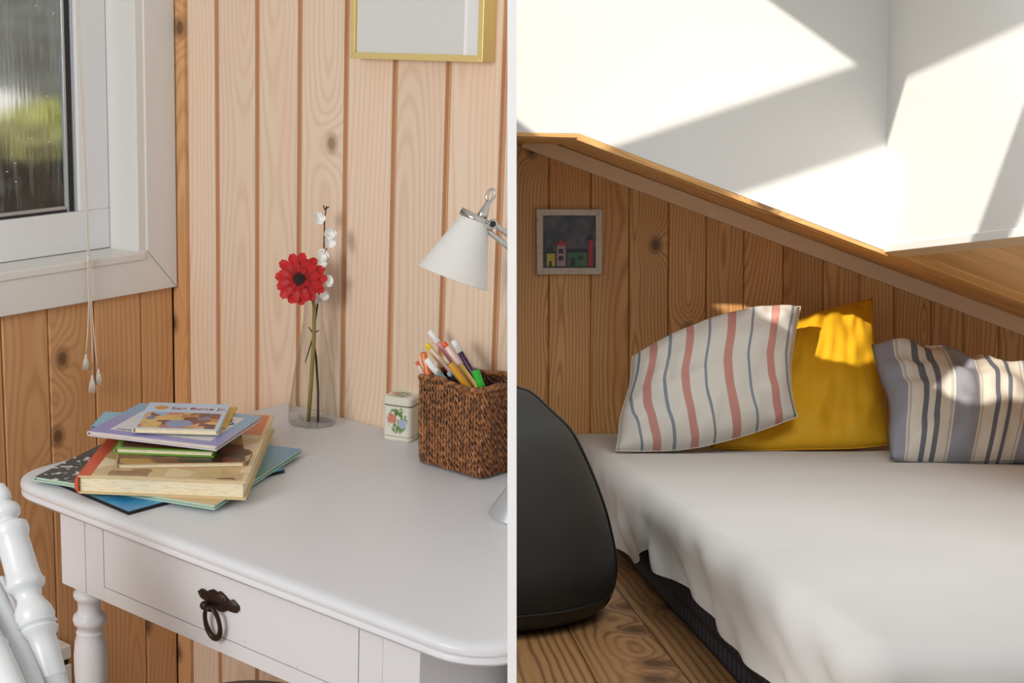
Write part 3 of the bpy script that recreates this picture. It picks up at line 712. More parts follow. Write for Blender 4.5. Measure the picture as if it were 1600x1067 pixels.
def c3(t, u, v):
    b_ = blobs(t, u, v, None, 3.0, 9, [(196, 168, 118), (222, 200, 156), (150, 118, 80), (206, 180, 132), (120, 96, 66), (228, 210, 176)])
    col = t.mix(t.m('GREATER_THAN', v, .66), b_, t.mix(t.noise(t.vec(u, v), 6, 2), s2l((222, 132, 70)), s2l((206, 104, 52))))
    col = t.mix(t.m('MULTIPLY', t.m('SUBTRACT', 1.0, t.rect(u, v, .03, .97, .02, .98)), .8), col, s2l((226, 206, 160)))
    return t.mix(t.m('GREATER_THAN', u, .925), col, s2l((206, 84, 40)))
o3 = book('thick old hardback with orange red cloth spine and tan picture cover', (384, 753), (429, 648), (130, 733), z+.013, .0285, cover_mat('tan_picture_cover', c3), plain('orange_cloth', (206, 84, 40), .7, grain=.3, scale=300), ct=.0028, pin=.005)
tb_ = plain('tan_board', (214, 190, 144), .6)
for c_ in o3[0].children:
    if c_.name.startswith('front'): c_.data.materials[1] = tb_
    if c_.name.startswith('back'): c_.data.materials[0] = tb_; c_.data.materials[1] = tb_
z4 = z+.0415
def c4(t, u, v):
    return blobs(t, u, v, None, 8.0, 5, [(92, 48, 30), (66, 56, 44), (120, 66, 38), (176, 132, 50), (60, 40, 30), (104, 60, 40)])
book('dark brown picture book with worn tan edges', (384, 722), (377, 676), (184, 717), z4, .008, cover_mat('brown_cover', c4), plain('worn_edge', (190, 160, 124), .6), ct=.001)
book('thin picture book with bright green covers', (334, 705), (352, 672), (186, 692), z4+.008, .010, cover_mat('brown_green_cover', lambda t, u, v: t.mix(t.rect(u, v, .04, .96, .04, .96), s2l((96, 150, 42)), t.mix(t.noise(t.vec(u, v), 6), s2l((110, 66, 40)), s2l((70, 46, 32))))), plain('green_edge', (104, 158, 44), .5), ct=.0016)
z6 = z4+.018
book('small pale blue book poking out behind the lavender book', (232, 668), (248, 646), (157, 650), z6, .0012+.004, cover_mat('pale_blue_cover', lambda t, u, v: t.mix(t.noise(t.vec(u, v), 8), s2l((126, 178, 206)), s2l((150, 196, 214)))), plain('pale_blue_edge', (98, 152, 186), .5), ct=.0015)
def c6(t, u, v):
    brd = t.mix(t.ss(t.m('SUBTRACT', v, t.m('MULTIPLY', u, .2)), .1, .7), s2l((146, 142, 196)), s2l((128, 170, 196)))
    col = t.mix(t.rect(u, v, .09, .88, .12, .88), brd, s2l((212, 212, 214)))
    return col
z7 = z6+.0052
b6 = book('large lavender bordered board book with pale centre near the top of the pile', (338, 697), (408, 650), (150, 667), z7, .008, cover_mat('lavender_cover', c6), plain('lavender_edge', (206, 200, 214), .4), ct=.0022)
z8 = z7+.008
book('thin yellow book tucked behind the comic paperback', (352, 668), (371, 636), (262, 648), z8, .0028, cover_mat('yellow_cover', lambda t, u, v: t.mix(t.noise(t.vec(u, v), 5), s2l((232, 190, 62)), s2l((220, 172, 44)))), plain('yellow_edge', (228, 186, 70), .5), ct=.001)
def c9(t, u, v):
    pic = blobs(t, u, v, None, 1.3, 8, [(206, 160, 120), (112, 62, 40), (190, 120, 80), (118, 108, 140), (214, 176, 96), (84, 52, 40), (150, 178, 210)])
    col = t.mix(t.rect(u, v, .05, .97, .03, .62), s2l((184, 208, 230)), pic)
    col = t.mix(t.ell(u, v, .82, .8, .09, .08), col, s2l((206, 140, 62)))
    return t.mix(t.ell(u, v, .5, .2, .16, .14), col, s2l((132, 152, 190)))
z9 = z8+.0028
b9 = book('curled comic paperback with red title lying on top of the pile', (341, 672), (360, 632), (214, 660), z9, .0085, cover_mat('comic_cover', c9, .25), plain('paperback_edge', (222, 216, 204), .5), ct=.0006, curl=.0)
def text(body, pfun, u0, v0, size, mat, parent, zt, nm):
    cu = bpy.data.curves.new(nm, 'FONT'); cu.body = body; cu.size = size; cu.extrude = .0001; cu.align_x = 'LEFT'
    ob = bpy.data.objects.new(nm, cu); COL.objects.link(ob); bpy.context.view_layer.update()
    me = bpy.data.meshes.new_from_object(ob.evaluated_get(bpy.context.evaluated_depsgraph_get())); bpy.data.objects.remove(ob)
    o_ = pfun(v0, u0, zt+.0003); ex = (pfun(v0, u0-.1, zt+.0003)-o_).normalized(); ey = (pfun(v0+.1, u0, zt+.0003)-o_).normalized()
    base, _ = REC[parent.name]
    for vv in me.vertices: c = vv.co.copy(); vv.co = o_ + ex*c.x + ey*c.y + V3((0, 0, c.z)) - base
    me.materials.clear(); me.materials.append(mat); ob = bpy.data.objects.new(nm, me); link(ob, base, ML, parent)
b, P_, W_, H_, zt9, _ = b9
text('San Bone Jr.', P_, .70, .74, .019, plain('title_red', (158, 36, 40), .5), b, zt9, 'title')
b, P_, W_, H_, zt7, _ = b6
text('CARTNER', P_, .84, .14, .009, plain('author_ink', (60, 60, 66), .5), b, zt7, 'author_line')
for (a0, c0), (a1, c1) in (((.28, .30), (.24, .26)), ((.24, .26), (.20, .30)), ((.62, .12), (.66, .10)), ((.66, .10), (.80, .16))):
    MB().tube([P_(a0, c0, zt7+.0004), P_((a0+a1)/2, (c0+c1)/2+.02, zt7+.0004), P_(a1, c1, zt7+.0004)], .0006, 5).build('drawn_line', M['dark'], b)

# ---- vase with flower -----------------------------------------------------------
vb = onz(488, 664, TZ); kpx = depth(vb)/FPX; r_ = 39*kpx
vase = thing('glass_vase', 'clear conical glass vase standing by the board wall', 'vase', tuple(vb))
vb = onz(488, 660, TZ)
hh = .222
prof = [(.0, .0), (r_*.9, 0), (r_*.99, .004), (r_, .012), (r_*.97, .030), (r_*.80, .085), (r_*.58, .145), (r_*.40, .190), (r_*.36, hh), (r_*.39, hh+.004)]
inn = [(max(0, a-.0016), z_+(.006 if i < 2 else 0)) for i, (a, z_) in enumerate(prof)][::-1]
t = NT('clear_glass'); t.done((1, 1, 1), .02)
lpt = t.n('ShaderNodeBsdfTransparent'); lpt.inputs[0].default_value = (.965, .975, .97, 1); mx = t.n('ShaderNodeMixShader')
lw_ = t.n('ShaderNodeLayerWeight'); lw_.inputs[0].default_value = .22; gls = t.n('ShaderNodeBsdfGlossy'); gls.inputs['Roughness'].default_value = .03
t.lk(t.m('MULTIPLY', lw_.outputs['Facing'], .55), mx.inputs[0]); t.lk(lpt.outputs[0], mx.inputs[1]); t.lk(gls.outputs[0], mx.inputs[2]); t.lk(mx.outputs[0], t.out.inputs[0])
MB().lathe(prof+inn, vb, n=40, cap=False).build('glass_body', t.mat, vase, smooth=True)
dV = depth(vb)
def vat(x, y, o_=0): return ony(x, y, vb.y+o_)
fl = thing('gerbera', 'red gerbera with dark centre in the glass vase', 'flower', tuple(vat(482, 662)+V3((0, 0, .004))))
stem_m = plain('olive_stem', (150, 136, 70), .5, grain=.3, scale=150)
fc = vat(468, 437, -.035)
sp_ = [vat(481.5, 661), vat(486, 600), vat(490.5, 530), vat(491, 480), vat(487, 455, -.004), vat(476, 442, -.012), fc+FW*.006]
MB().tube(sp_, [.0036, .0038, .0036, .0034, .003, .003, .003], 10).build('stem', stem_m, fl, smooth=True)
red = NT('petal_red'); u, v = red.uv()
red.done(red.mix(red.ss(v, .0, .9), s2l((120, 6, 12)), red.mix(red.noise(red.vec(red.m('MULTIPLY', u, 9), v), 3), s2l((206, 22, 26)), s2l((176, 14, 20)))), .55)
fn = (CAM-fc).normalized(); fn = (fn*.9 + UP*.12 - RT*.12).normalized(); fa = UP.cross(fn).normalized(); fb = fn.cross(fa)
Rp = 39*dV/FPX
for ring, (cnt, ln, lift, wd) in enumerate(((13, 1.04, .05, .19), (12, .88, .26, .18), (11, .5, .5, .12))):
    for k in range(cnt):
        q = 2*PI*(k+.5*ring)/cnt + random.uniform(-.08, .08); d_ = fa*math.cos(q)+fb*math.sin(q); sd_ = fn.cross(d_)
        L = Rp*ln*random.uniform(.9, 1.06); bend = random.uniform(-.06, .06)
        def pf_(a, b_, L=L, d_=d_, sd_=sd_, lift=lift, wd=wd, bend=bend):
            wv = wd*Rp*(.25+.75*math.sin(min(1, b_*1.05)*PI*.62)**.8)*(1-.55*max(0, b_-.86)/.14)
            s_ = (a-.5)*2; notch = .06*(1-abs(s_))*(1 if b_ > .95 else 0)
            return fc + d_*(L*(.10+.90*b_-notch*0)) + sd_*(s_*wv) + fn*(Rp*(lift*(1-b_*.8)*b_*1.6 + .05*s_*s_*(1 if ring else 1) - .16*b_*b_ + bend*b_))
        MB().grid(pf_, 4, 6).build('petal', red.mat, fl, smooth=True)
m = MB(); m.lathe([(.0, .006), (Rp*.16, .0065), (Rp*.27, .004), (Rp*.30, 0), (Rp*.2, -.004)], fc+fn*.004, fn, 20, False); m.build('disc', plain('dark_disc', (40, 16, 16), .8, grain=.6, scale=500), fl, smooth=True)
m = MB()
for k in range(70):
    rr_ = Rp*.30*math.sqrt((k+.5)/70); q = k*2.39996; p = fc+fn*.008+(fa*math.cos(q)+fb*math.sin(q))*rr_
    m.tube([p, p+fn*(.003+.0015*random.random())+(fa*math.cos(q)+fb*math.sin(q))*.001], [.0009, .0006], 5)
m.build('florets', plain('floret', (84, 36, 34), .7), fl)
# blossom twig
tw = thing('blossom_twig', 'slender brown twig with white blossoms behind the red gerbera', 'twig', tuple(vat(497, 661)+V3((0, 0, .004))))
dT = dV+.012
tp = [(497, 661), (497, 610), (494, 560), (489, 527), (494, 490), (498, 465), (501, 440), (505, 405), (506.5, 380), (507, 345), (510, 322)]
MB().tube([vat(x, y, .012 if i else 0) for i, (x, y) in enumerate(tp)], [.0022, .0022, .0021, .0020, .0018, .0017, .0016, .0014, .0013, .0012, .0010], 8).build('branch', plain('twig_bark', (70, 52, 42), .8, grain=.4, scale=200), tw, smooth=True)
for a, b_ in (((489, 527), (477, 566)), ((508, 328), (505, 321)), ((509, 326), (514, 323)), ((507, 343), (501, 336)), ((505, 395), (511, 388)), ((500, 445), (507, 440)), ((496, 468), (504, 463)), ((489, 520), (482, 511)), ((490, 522), (498, 516))):
    MB().tube([vat(*a, .012), vat(*b_, .009)], [.0014, .0009], 6).build('twiglet', plain('twig_bark2', (66, 50, 42), .8), tw)
wm = NT('white_petal'); wm.done((.86, .86, .83), .6)
for x, y, s_ in ((499, 341, 8), (515, 366, 8), (516, 379, 9), (503, 400, 9), (504, 411, 7), (513, 438, 8), (506, 462, 7), (497, 468, 6)):
    c = vat(x, y, .004); m = MB()
    for k in range(7):
        q = 2*PI*k/7*2.1; d_ = (RT*math.cos(q)+UP*math.sin(q)-FW*random.uniform(-.4, .8)).normalized(); sd_ = d_.cross(FW).normalized(); L = s_*random.uniform(.85, 1.35)*dT/FPX
        m.grid(lambda a, b_: c + d_*(L*b_) + sd_*((a-.5)*1.3*L*math.sin(.2+b_*2.6)) - FW*(L*.35*b_*b_), 3, 4)
    m.build('blossom', wm.mat, tw, smooth=True)

# ---- floral tin --------------------------------------------------------------------
tf, tr_ = onz(596, 686, TZ), onz(642.5, 692.5, TZ)
ex = (tr_-tf); TW = ex.length*1.0; ex.normalize(); ey = V3((-ex.y, ex.x, 0)); 
if (tf+ey*TW).y > YW-.004: TW2 = TW*.8
else: TW2 = TW
hT = depth(tf)/FPX*70/math.cos(ALPHA)*.985
tin = thing('tea_tin', 'small cream tin with painted roses beside the wicker basket', 'tin', tuple(tf+ex*TW/2+ey*TW2/2))
def tmat():
    t = NT('floral_tin'); u, v = t.uv()
    base = t.mix(t.m('MULTIPLY', t.noise(t.vec(u, v), 8, 2), .3), s2l((226, 224, 208)), s2l((206, 210, 198)))
    lv = t.m('MULTIPLY', t.ss(t.noise(t.vec(t.m('MULTIPLY', u, 1.0), v), 9, 2), .47, .53), t.ell(u, v, .5, .47, .32, .30))
    col = t.mix(lv, base, s2l((92, 124, 62)))
    col = t.mix(t.ell(u, v, .30, .50, .15, .11, .4), col, t.mix(t.noise(t.vec(u, v), 22), s2l((226, 150, 126)), s2l((190, 92, 80))))
    col = t.mix(t.ell(u, v, .66, .40, .13, .10, .4), col, s2l((160, 176, 198)))
    col = t.mix(t.ell(u, v, .52, .28, .10, .06, .4), col, s2l((98, 132, 66)))
    col = t.mix(t.ell(u, v, .45, .66, .06, .07, .4), col, s2l((86, 120, 60)))
    col = t.mix(t.rect(u, v, -1, 2, .095, .108), col, s2l((120, 110, 84)))
    return t.done(col, .3)
def rring(W1, W2, r, n=5):
    P = []
    for cx, cy, a in ((W1-r, r, -PI/2), (W1-r, W2-r, 0), (r, W2-r, PI/2), (r, r, PI)):
        for k in range(n+1): q = a+PI/2*k/n; P.append((cx+r*math.cos(q), cy+r*math.sin(q)))
    return P
def tinshell(name, z0, z1, ins, mat, top=False, inset=0):
    R = rring(TW-2*ins, TW2-2*ins, .010-ins); n = len(R); V = []; U = []
    lv = [(z0, .0015), (z0+.0015, 0), (z1-.002, 0), (z1, .002)] + ([(z1+.0015, .004), (z1+.0005, .007)] if top else [])
    for z_, i_ in lv:
        for x, y in R:
            cx, cy = TW/2-ins, TW2/2-ins; x_ = cx+(x-cx)*(1-i_/cx); y_ = cy+(y-cy)*(1-i_/cy)
            V.append(tf+ex*(x_+ins)+ey*(y_+ins)+V3((0, 0, z_)))
            uu = x_/TW if y < TW2*.3 else (x_/TW + y_/TW2); U.append((uu if not (top and i_ > .003) else x_/TW, (z_/hT) if not (top and i_ > .003) else y_/TW2))
    F = [(i*n+k, i*n+(k+1) % n, (i+1)*n+(k+1) % n, (i+1)*n+k) for i in range(len(lv)-1) for k in range(n)] + [tuple(range(n-1, -1, -1)), tuple((len(lv)-1)*n+k for k in range(n))]
    return MB().add(V, F, U).build(name, mat, tin, auto=.6)
tm_ = tmat(); tinshell('tin_body', 0, hT*.80, .0012, tm_); tinshell('tin_lid', hT*.805, hT*.985, 0, tm_, True)
tinshell('tin_seam', hT*.79, hT*.81, .0016, plain('tin_gap', (96, 88, 66), .5))

# ---- woven basket ------------------------------------------------------------------------
bf, bc = onz(650, 722, TZ), onz(752, 752, TZ)
bx_ = (bc-bf); BW = bx_.length; bx_.normalize(); by_ = V3((-bx_.y, bx_.x, 0)); BD = YW-.012-max(bc.y, bf.y)-.004
hB = .150*1.0; hB = 138*depth(bf)/FPX/math.cos(ALPHA)*.985
bas = thing('wicker_basket', 'square brown woven seagrass basket holding felt pens', 'basket', tuple(bf+bx_*BW/2+by_*BD/2))
t = NT('seagrass'); u, v = t.uv(); nz = t.noise(t.obj(), 130, 3)
sea = t.done(t.mix(t.ss(nz, .35, .68), s2l((88, 52, 30)), t.mix(t.noise(t.obj(), 45, 2), s2l((192, 130, 72)), s2l((140, 84, 46)))), .45)
lin = plain('basket_lining', (44, 26, 18), .9)
# outline with rounded corners, slightly narrower at the foot
def bpt(s_, h, off=0):
    r0 = .014; P = []
    R = BAS_R; n = len(R); i = int(s_*n) % n; j = (i+1) % n; f_ = s_*n-int(s_*n)
    x = R[i][0]*(1-f_)+R[j][0]*f_; y = R[i][1]*(1-f_)+R[j][1]*f_
    cx, cy = BW/2, BD/2; k = 1-.035*(1-h) + .012*math.sin(h*PI)
    return bf + bx_*(cx+(x-cx)*(k+off/cx)) + by_*(cy+(y-cy)*(k+off/cy)) + V3((0, 0, .004+h*(hB-.004) + .003*math.sin(s_*25)*h))
def resample(P, n):
    L = [0]
    for a, b_ in zip(P, P[1:]+P[:1]): L.append(L[-1]+math.dist(a, b_))
    out = []
    for k in range(n):
        t_ = L[-1]*k/n; i = max(j for j in range(len(P)) if L[j] <= t_); f_ = (t_-L[i])/(L[i+1]-L[i]); a, b_ = P[i], P[(i+1) % len(P)]
        out.append((a[0]*(1-f_)+b_[0]*f_, a[1]*(1-f_)+b_[1]*f_))
    return out
BAS_R = resample(rring(BW, BD, .012, 4), 240)
NC = 76
sides = [MB() for _ in range(4)]
for c in range(NC):
    s_ = (c+.5)/NC; pt = bpt(s_, .5); lx, ly = (pt-bf).dot(bx_)/BW, (pt-bf).dot(by_)/BD
    si = min(range(4), key=lambda i: (ly, 1-lx, 1-ly, lx)[i])
    ph = random.random()*6; wl = random.uniform(.85, 1.15)
    for st_ in (0, PI):
        pts = []; rad = []
        for k in range(47):
            h = k/46; a = ph+st_+h*2*PI*6.5*wl
            p0 = bpt(s_, h); nrm = (p0-(bf+bx_*BW/2+by_*BD/2)); nrm.z = 0; tang = (bpt(s_+.002, h)-bpt(s_-.002, h)).normalized(); nrm = tang.cross(V3((0, 0, 1)))
            pts.append(p0 + tang*(.0021*math.cos(a)) + nrm*(.0019*math.sin(a))); rad.append(.0021+.0004*math.sin(k*1.7+c))
        sides[si].tube(pts, rad, 5, False)
for sm_ in sides: o = sm_.build('woven_side', sea, bas, smooth=True); CLIP_L.append(o)
m = MB()
for st_ in (0, 2*PI/3, 4*PI/3):
    pts = []
    for k in range(301):
        s_ = k/300; a = st_+s_*2*PI*34; p0 = bpt(s_ % 1, 1.0); tang = (bpt((s_+.002) % 1, 1)-bpt((s_-.002) % 1, 1)).normalized(); nrm = tang.cross(V3((0, 0, 1)))
        pts.append(p0+nrm*(.0030*math.cos(a))+V3((0, 0, .0030*math.sin(a)-.001)))
    m.tube(pts, .0028, 5, False)
o = m.build('rim', sea, bas, smooth=True); CLIP_L.append(o)
V = []; ns = 60
for h in (0.0, 1.0):
    for k in range(ns): V.append(bpt(k/ns, h, -.0025))
o = MB().add(V, [(k, (k+1) % ns, ns+(k+1) % ns, ns+k) for k in range(ns)]+[tuple(range(ns-1, -1, -1))]).build('lining', lin, bas); CLIP_L.append(o)

# ---- felt pens ---------------------------------------------------------------------------------
dB = depth(bf+bx_*BW/2+by_*BD*.5)
def pen(label, top, mouth, r, parts, dd=0.0, name='felt_pen'):
    """top and mouth: pixels of the upper end and of the point where it goes through the rim; parts: (t0, t1, colour, radius factor) along the pen"""
    mx_, my_ = mouth
    for _ in range(80):                                   # slide the lower point back along the pen until it lies inside the opening
        b_ = onz(mx_, my_, TZ+hB+.004); lx, ly = (b_-bf).dot(bx_), (b_-bf).dot(by_)
        if ly > .011: break
        mx_ += (top[0]-mouth[0])*.02; my_ += (top[1]-mouth[1])*.02
    a = at(*top, depth(b_)+dd*.3+.006); d_ = (b_-a).normalized(); L0 = (b_-a).length; L = L0+.012
    while L < .150:
        q = a+d_*(L+.002); lx, ly = (q-bf).dot(bx_), (q-bf).dot(by_)
        if q.z < TZ+.012 or not (.012 < ly < BD-.010) or not (.012 < lx < BW-.010): break
        L += .002
    root = thing(name, label, 'pen', tuple(a+d_*L), group='felt pens in the basket'); R_ = r*dB/FPX
    kq = .15/L
    for i, (t0, t1, cname, kf, nm) in enumerate(parts):
        t0, t1 = min(.9, t0*kq), (1 if t1 == 1 else min(.97, t1*kq)); rr = R_*kf; l0, l1 = t0*L, t1*L
        pr = [(rr*.86, l0), (rr, l0+.0012), (rr, l1-.0006), (rr*.94, l1)]
        MB().lathe(pr, a, d_, 14).build(nm, PM[cname], root, auto=.7)
PM = {n_: plain('pen_'+n_, c_, .25) for n_, c_ in dict(white=(236, 236, 232), pink=(222, 150, 158), purple=(66, 34, 84), green=(34, 176, 44), amber=(206, 146, 24), paleyellow=(236, 214, 130), red=(150, 24, 22), orange=(232, 124, 58), clear=(226, 200, 192), silver=(150, 172, 186), black=(34, 32, 36), yellow=(240, 204, 40), lemon=(232, 200, 100), orangered=(226, 92, 40)).items()}
pen('tall pen with white cap and pink striped barrel', (671, 517), (712, 572), 4.6, [(0, .16, 'white', 1.1, 'cap'), (.16, 1, 'pink', .9, 'barrel'), (.16, .9, 'red', .93*.3, 'stripe')], .012)
pen('dark purple pen with a white cap', (708, 532), (738, 582), 4.8, [(0, .15, 'white', 1.1, 'cap'), (.15, 1, 'purple', .92, 'barrel')], .010)
pen('stubby bright green pen at the basket corner', (742, 577), (757, 616), 5.8, [(0, .03, 'black', .8, 'tip'), (.004, 1, 'green', 1, 'barrel')], -.045)
pen('amber yellow pen with open dark end', (703, 567), (733, 608), 5.4, [(0, .02, 'black', .75, 'tip'), (.003, 1, 'amber', 1, 'barrel')], -.030)
pen('pale yellow pen with translucent cap and dark red barrel', (668, 541), (700, 577), 5.0, [(0, .28, 'paleyellow', 1.08, 'cap'), (.28, 1, 'red', .92, 'barrel')], -.012)
pen('orange pen near the tin side of the basket', (661, 550), (672, 596), 5.0, [(0, .02, 'black', .7, 'tip'), (.003, 1, 'orange', 1, 'barrel')], -.024)
pen('pale translucent pen leaning at the basket edge', (651, 565), (667, 596), 3.6, [(0, .08, 'orangered', .8, 'tip'), (.05, 1, 'clear', 1, 'barrel')], -.010)
pen('silver blue pen with rounded white cap', (666, 561), (705, 607), 5.4, [(0, .20, 'white', 1.05, 'cap'), (.20, 1, 'silver', .95, 'barrel')], -.034)
pen('black pen with silver ring end', (701, 582), (726, 612), 3.8, [(0, .04, 'silver', 1.0, 'ring'), (.04, 1, 'black', .95, 'barrel')], -.040)
pen('thin pen with a yellow tip behind the pale yellow pen', (666, 537), (705, 583), 3.4, [(0, .07, 'yellow', 1.1, 'tip'), (.07, 1, 'clear', .9, 'barrel')], .004)
pen('lemon yellow pen with an orange tip', (693, 535), (735, 592), 4.4, [(0, .06, 'orangered', .9, 'tip'), (.06, .3, 'clear', 1.05, 'cap'), (.3, 1, 'lemon', .95, 'barrel')], .022)
pen('slim silver pen lying in front of the black pen', (681, 577), (706, 608), 2.6, [(0, .03, 'white', 1, 'cap'), (.03, 1, 'silver', 1, 'barrel')], -.048)

# ---- reading lamp ---------------------------------------------------------------------------------
lb = onz(816, 806, TZ); dL = depth(onz(768, 800, TZ))+.10
lamp = thing('reading_lamp', 'chrome reading lamp with frosted glass cone shade', 'lamp', tuple(lb))
dL = depth(lb)+.03
sil = plain('lamp_silver', (196, 200, 206), .35, .5)
o = MB().lathe([(.0, 0), (.048, 0), (.0495, .003), (.048, .007), (.040, .019), (.026, .040), (.016, .055), (.010, .062), (.008, .075), (.0, .075)], lb, n=44, cap=False).build('base', sil, lamp, smooth=True); CLIP_L.append(o)
s0, s1 = at(743, 341, dL), at(708.5, 431, dL-.01)
axs = (s1-s0); Ls = axs.length; kL = dL/FPX
vr = ray(708, 431).normalized(); axs = axs.normalized(); axs = (axs - vr*axs.dot(vr) + vr*.05).normalized()*Ls
t = NT('frosted_glass'); t.done((.90, .90, .87), .45, Transmission_Weight=.25, IOR=1.2)
sh = MB().lathe([(21*kL, 0), (34*kL, Ls*.34), (57*kL, Ls), (58*kL, Ls+.0012), (56*kL, Ls), (33*kL, Ls*.34), (19.5*kL, .0015)], s0, axs, 48, False).build('shade', t.mat, lamp, smooth=True)
axn = axs.normalized(); sdv = axn.cross(FW).normalized()
if sdv.dot(RT) < 0: sdv = -sdv
m = MB(); m.lathe([(.0, -.004), (21.5*kL, -.004), (23*kL, -.001), (23*kL, .003), (20*kL, .0035)], s0, axn, 32, False); m.build('collar', M['chrome'], lamp, smooth=True)
m = MB(); c0 = s0-axn*.004
m.tube([at(721, 329, dL), at(748, 344, dL-.008), at(771, 356, dL-.008)], [.0055, .0065, .0060], 12); m.build('bracket', M['chrome'], lamp, smooth=True)
m = MB(); m.lathe([(.004, -.006), (.0075, -.005), (.0075, .005), (.004, .006)], at(770, 350, dL-.010), FW, 18); m.build('hinge_knob', M['chrome'], lamp, smooth=True)
m = MB(); m.lathe([(.003, -.0005), (.0048, 0), (.0048, .002), (.002, .0025)], at(770, 350, dL-.0175), FW, 14); m.build('hinge_cap', M['rubber'], lamp, smooth=True)
m = MB(); m.tube([at(751, 343, dL), at(756, 332, dL), at(762, 318, dL), at(763.5, 313, dL)], [.009, .0075, .004, .0035], 12); m.build('socket_neck', M['chrome'], lamp, smooth=True)
m = MB(); rcn = at(767, 305, dL)
m.tube([rcn+RT*(6.0*kL*math.cos(2*PI*k/24)+2.2*kL*math.sin(2*PI*k/24))+UP*(9.5*kL*math.sin(2*PI*k/24)) for k in range(25)], .0022, 8, False); m.build('hanging_ring', M['chrome'], lamp, smooth=True)
for nm_, pts_ in (('arm_rod', ((772, 350), (800, 371), (812, 381))), ('arm_rod', ((763, 361), (800, 391), (812, 401)))):
    o = MB().tube([at(x, y, dL-.004) for x, y in pts_], [.0042 if nm_ else 0]*3, 10).build(nm_, M['chrome'], lamp, smooth=True); CLIP_L.append(o)

# ================================================================== ATTIC THINGS
def pw(x, y, off=0): return ry(x, y, DW-off)
# ---- small framed picture ------------------------------------------------
cp = pw(890, 378)
pic = thing('house_picture', 'small square picture of coloured houses in a whitewashed frame on the attic wall', 'picture', tuple(cp), MR)
t = NT('whitewashed_wood'); nz = t.noise(t.obj(), 160, 4)
ww = t.done(t.mix(t.ss(nz, .5, .8), s2l((216, 208, 194)), s2l((168, 158, 144))), .55)
O = [(838.5, 327), (941, 327), (940.5, 428.5), (839.5, 428.5)]; I = [(848.5, 336.5), (931, 336.5), (931, 418.5), (848.5, 418.5)]
for k in range(4):
    a, b = k, (k+1) % 4
    MB().prism([pw(*O[a], .022), pw(*O[b], .022), pw(*I[b], .018), pw(*I[a], .018)], (0, .0215, 0)).build('frame_bar', ww, pic, bevel=.001)
t = NT('slate_sky'); ob = t.obj()
sky = t.done(t.mix(t.ss(t.noise(ob, 22, 3), .35, .7), s2l((52, 56, 64)), t.mix(t.noise(ob, 14), s2l((98, 100, 112)), s2l((110, 78, 66)))), .15)
MB().prism([pw(x, y, .008) for x, y in ((847, 335), (932.5, 335), (932.5, 420), (847, 420))], (0, .004, 0)).build('painted_sky', sky, pic)
def relief(poly, col, nm, off=.0082, th=.004, par=pic):
    return MB().prism([pw(x, y, off) for x, y in poly], (0, -th, 0)).build(nm, plain('paint_%d_%d_%d' % col, col, .2), par, bevel=.0004)
relief([(850, 415), (931, 415), (931, 419), (850, 419)], (44, 62, 40), 'painted_ground', th=.003)
h = relief([(854, 396), (867, 396), (867, 416), (854, 416)], (196, 180, 52), 'yellow_house')
relief([(852.5, 396.5), (860.5, 383), (868.5, 396.5)], (34, 40, 42), 'roof', par=h); relief([(858, 408), (862, 408), (862, 416), (858, 416)], (40, 40, 34), 'door', .0125, .001, h)
h = relief([(869.5, 383.5), (883.5, 383.5), (883.5, 416), (869.5, 416)], (172, 140, 146), 'pink_house')
relief([(868.5, 384.5), (876.5, 373), (885, 384.5)], (188, 34, 34), 'roof', par=h)
for y in (389, 400): relief([(873, y), (880, y), (880, y+7), (873, y+7)], (46, 30, 36), 'window', .0125, .001, h)
h = relief([(886, 394), (917, 394), (917, 416), (886, 416)], (66, 104, 70), 'green_house')
relief([(886, 389.5), (917, 389.5), (917, 394), (886, 394)], (20, 22, 22), 'roof', par=h); relief([(892, 403), (899, 403), (899, 415), (892, 415)], (32, 44, 36), 'door', .0125, .001, h); relief([(903, 400), (911, 400), (911, 406), (903, 406)], (40, 56, 46), 'window', .0125, .001, h)
h = relief([(919.5, 375), (925.5, 375), (926.5, 416), (918, 416)], (178, 26, 28), 'red_tower')
relief([(916.5, 371.5), (927.5, 371.5), (927.5, 375.5), (916.5, 375.5)], (22, 22, 24), 'gallery', par=h); relief([(919.5, 365.5), (925, 365.5), (925, 370.5), (919.5, 370.5)], (40, 42, 46), 'lantern', par=h)

# ---- mattress with sheet ------------------------------------------------------
xLm = (rz(894, 679, ZM).x + rz(1383, 999, ZM).x)/2; yFm = rz(1383, 999, ZM).y
xRm = XE-.02; yBm = DW-.004
bed = thing('mattress', 'floor mattress under a loose pale grey sheet', 'mattress', ((xLm+xRm)/2, (yFm+yBm)/2, ZFL), MR)
t = NT('dark_plaid'); u, v = t.uv()
pl_ = t.m('MULTIPLY', t.m('GREATER_THAN', t.m('FRACT', t.m('MULTIPLY', u, 34)), .42), t.m('GREATER_THAN', t.m('FRACT', t.m('MULTIPLY', v, 30)), .3))
plaid = t.done(t.mix(pl_, s2l((22, 20, 24)), s2l((58, 58, 76))), .8)
m = MB(); zb1 = ZM-.03
m.bb((xLm-.006, yFm-.006, ZFL+.001), (xRm, yBm, zb1)); mb_ = m.build('mattress_core', plaid, bed, bevel=.012)
for o in (mb_,):
    ul = o.data.uv_layers[0]
    for p in o.data.polygons:
        for li in p.loop_indices:
            c = o.data.vertices[o.data.loops[li].vertex_index].co; ul.data[li].uv = ((c.y if abs(p.normal.x) > .5 else c.x), c.z)
t = NT('cotton_sheet'); ob = t.obj(); nz = t.noise(ob, 420, 2); big = t.noise(ob, 5, 3)
t.bump(t.m('ADD', t.m('MULTIPLY', nz, .25), t.m('MULTIPLY', big, 1.0)), .12, .01)
sheet_m = t.done(t.mix(big, s2l((219, 217, 214)), s2l((208, 206, 204))), .85)
re_ = .045; rc_ = re_*PI/2
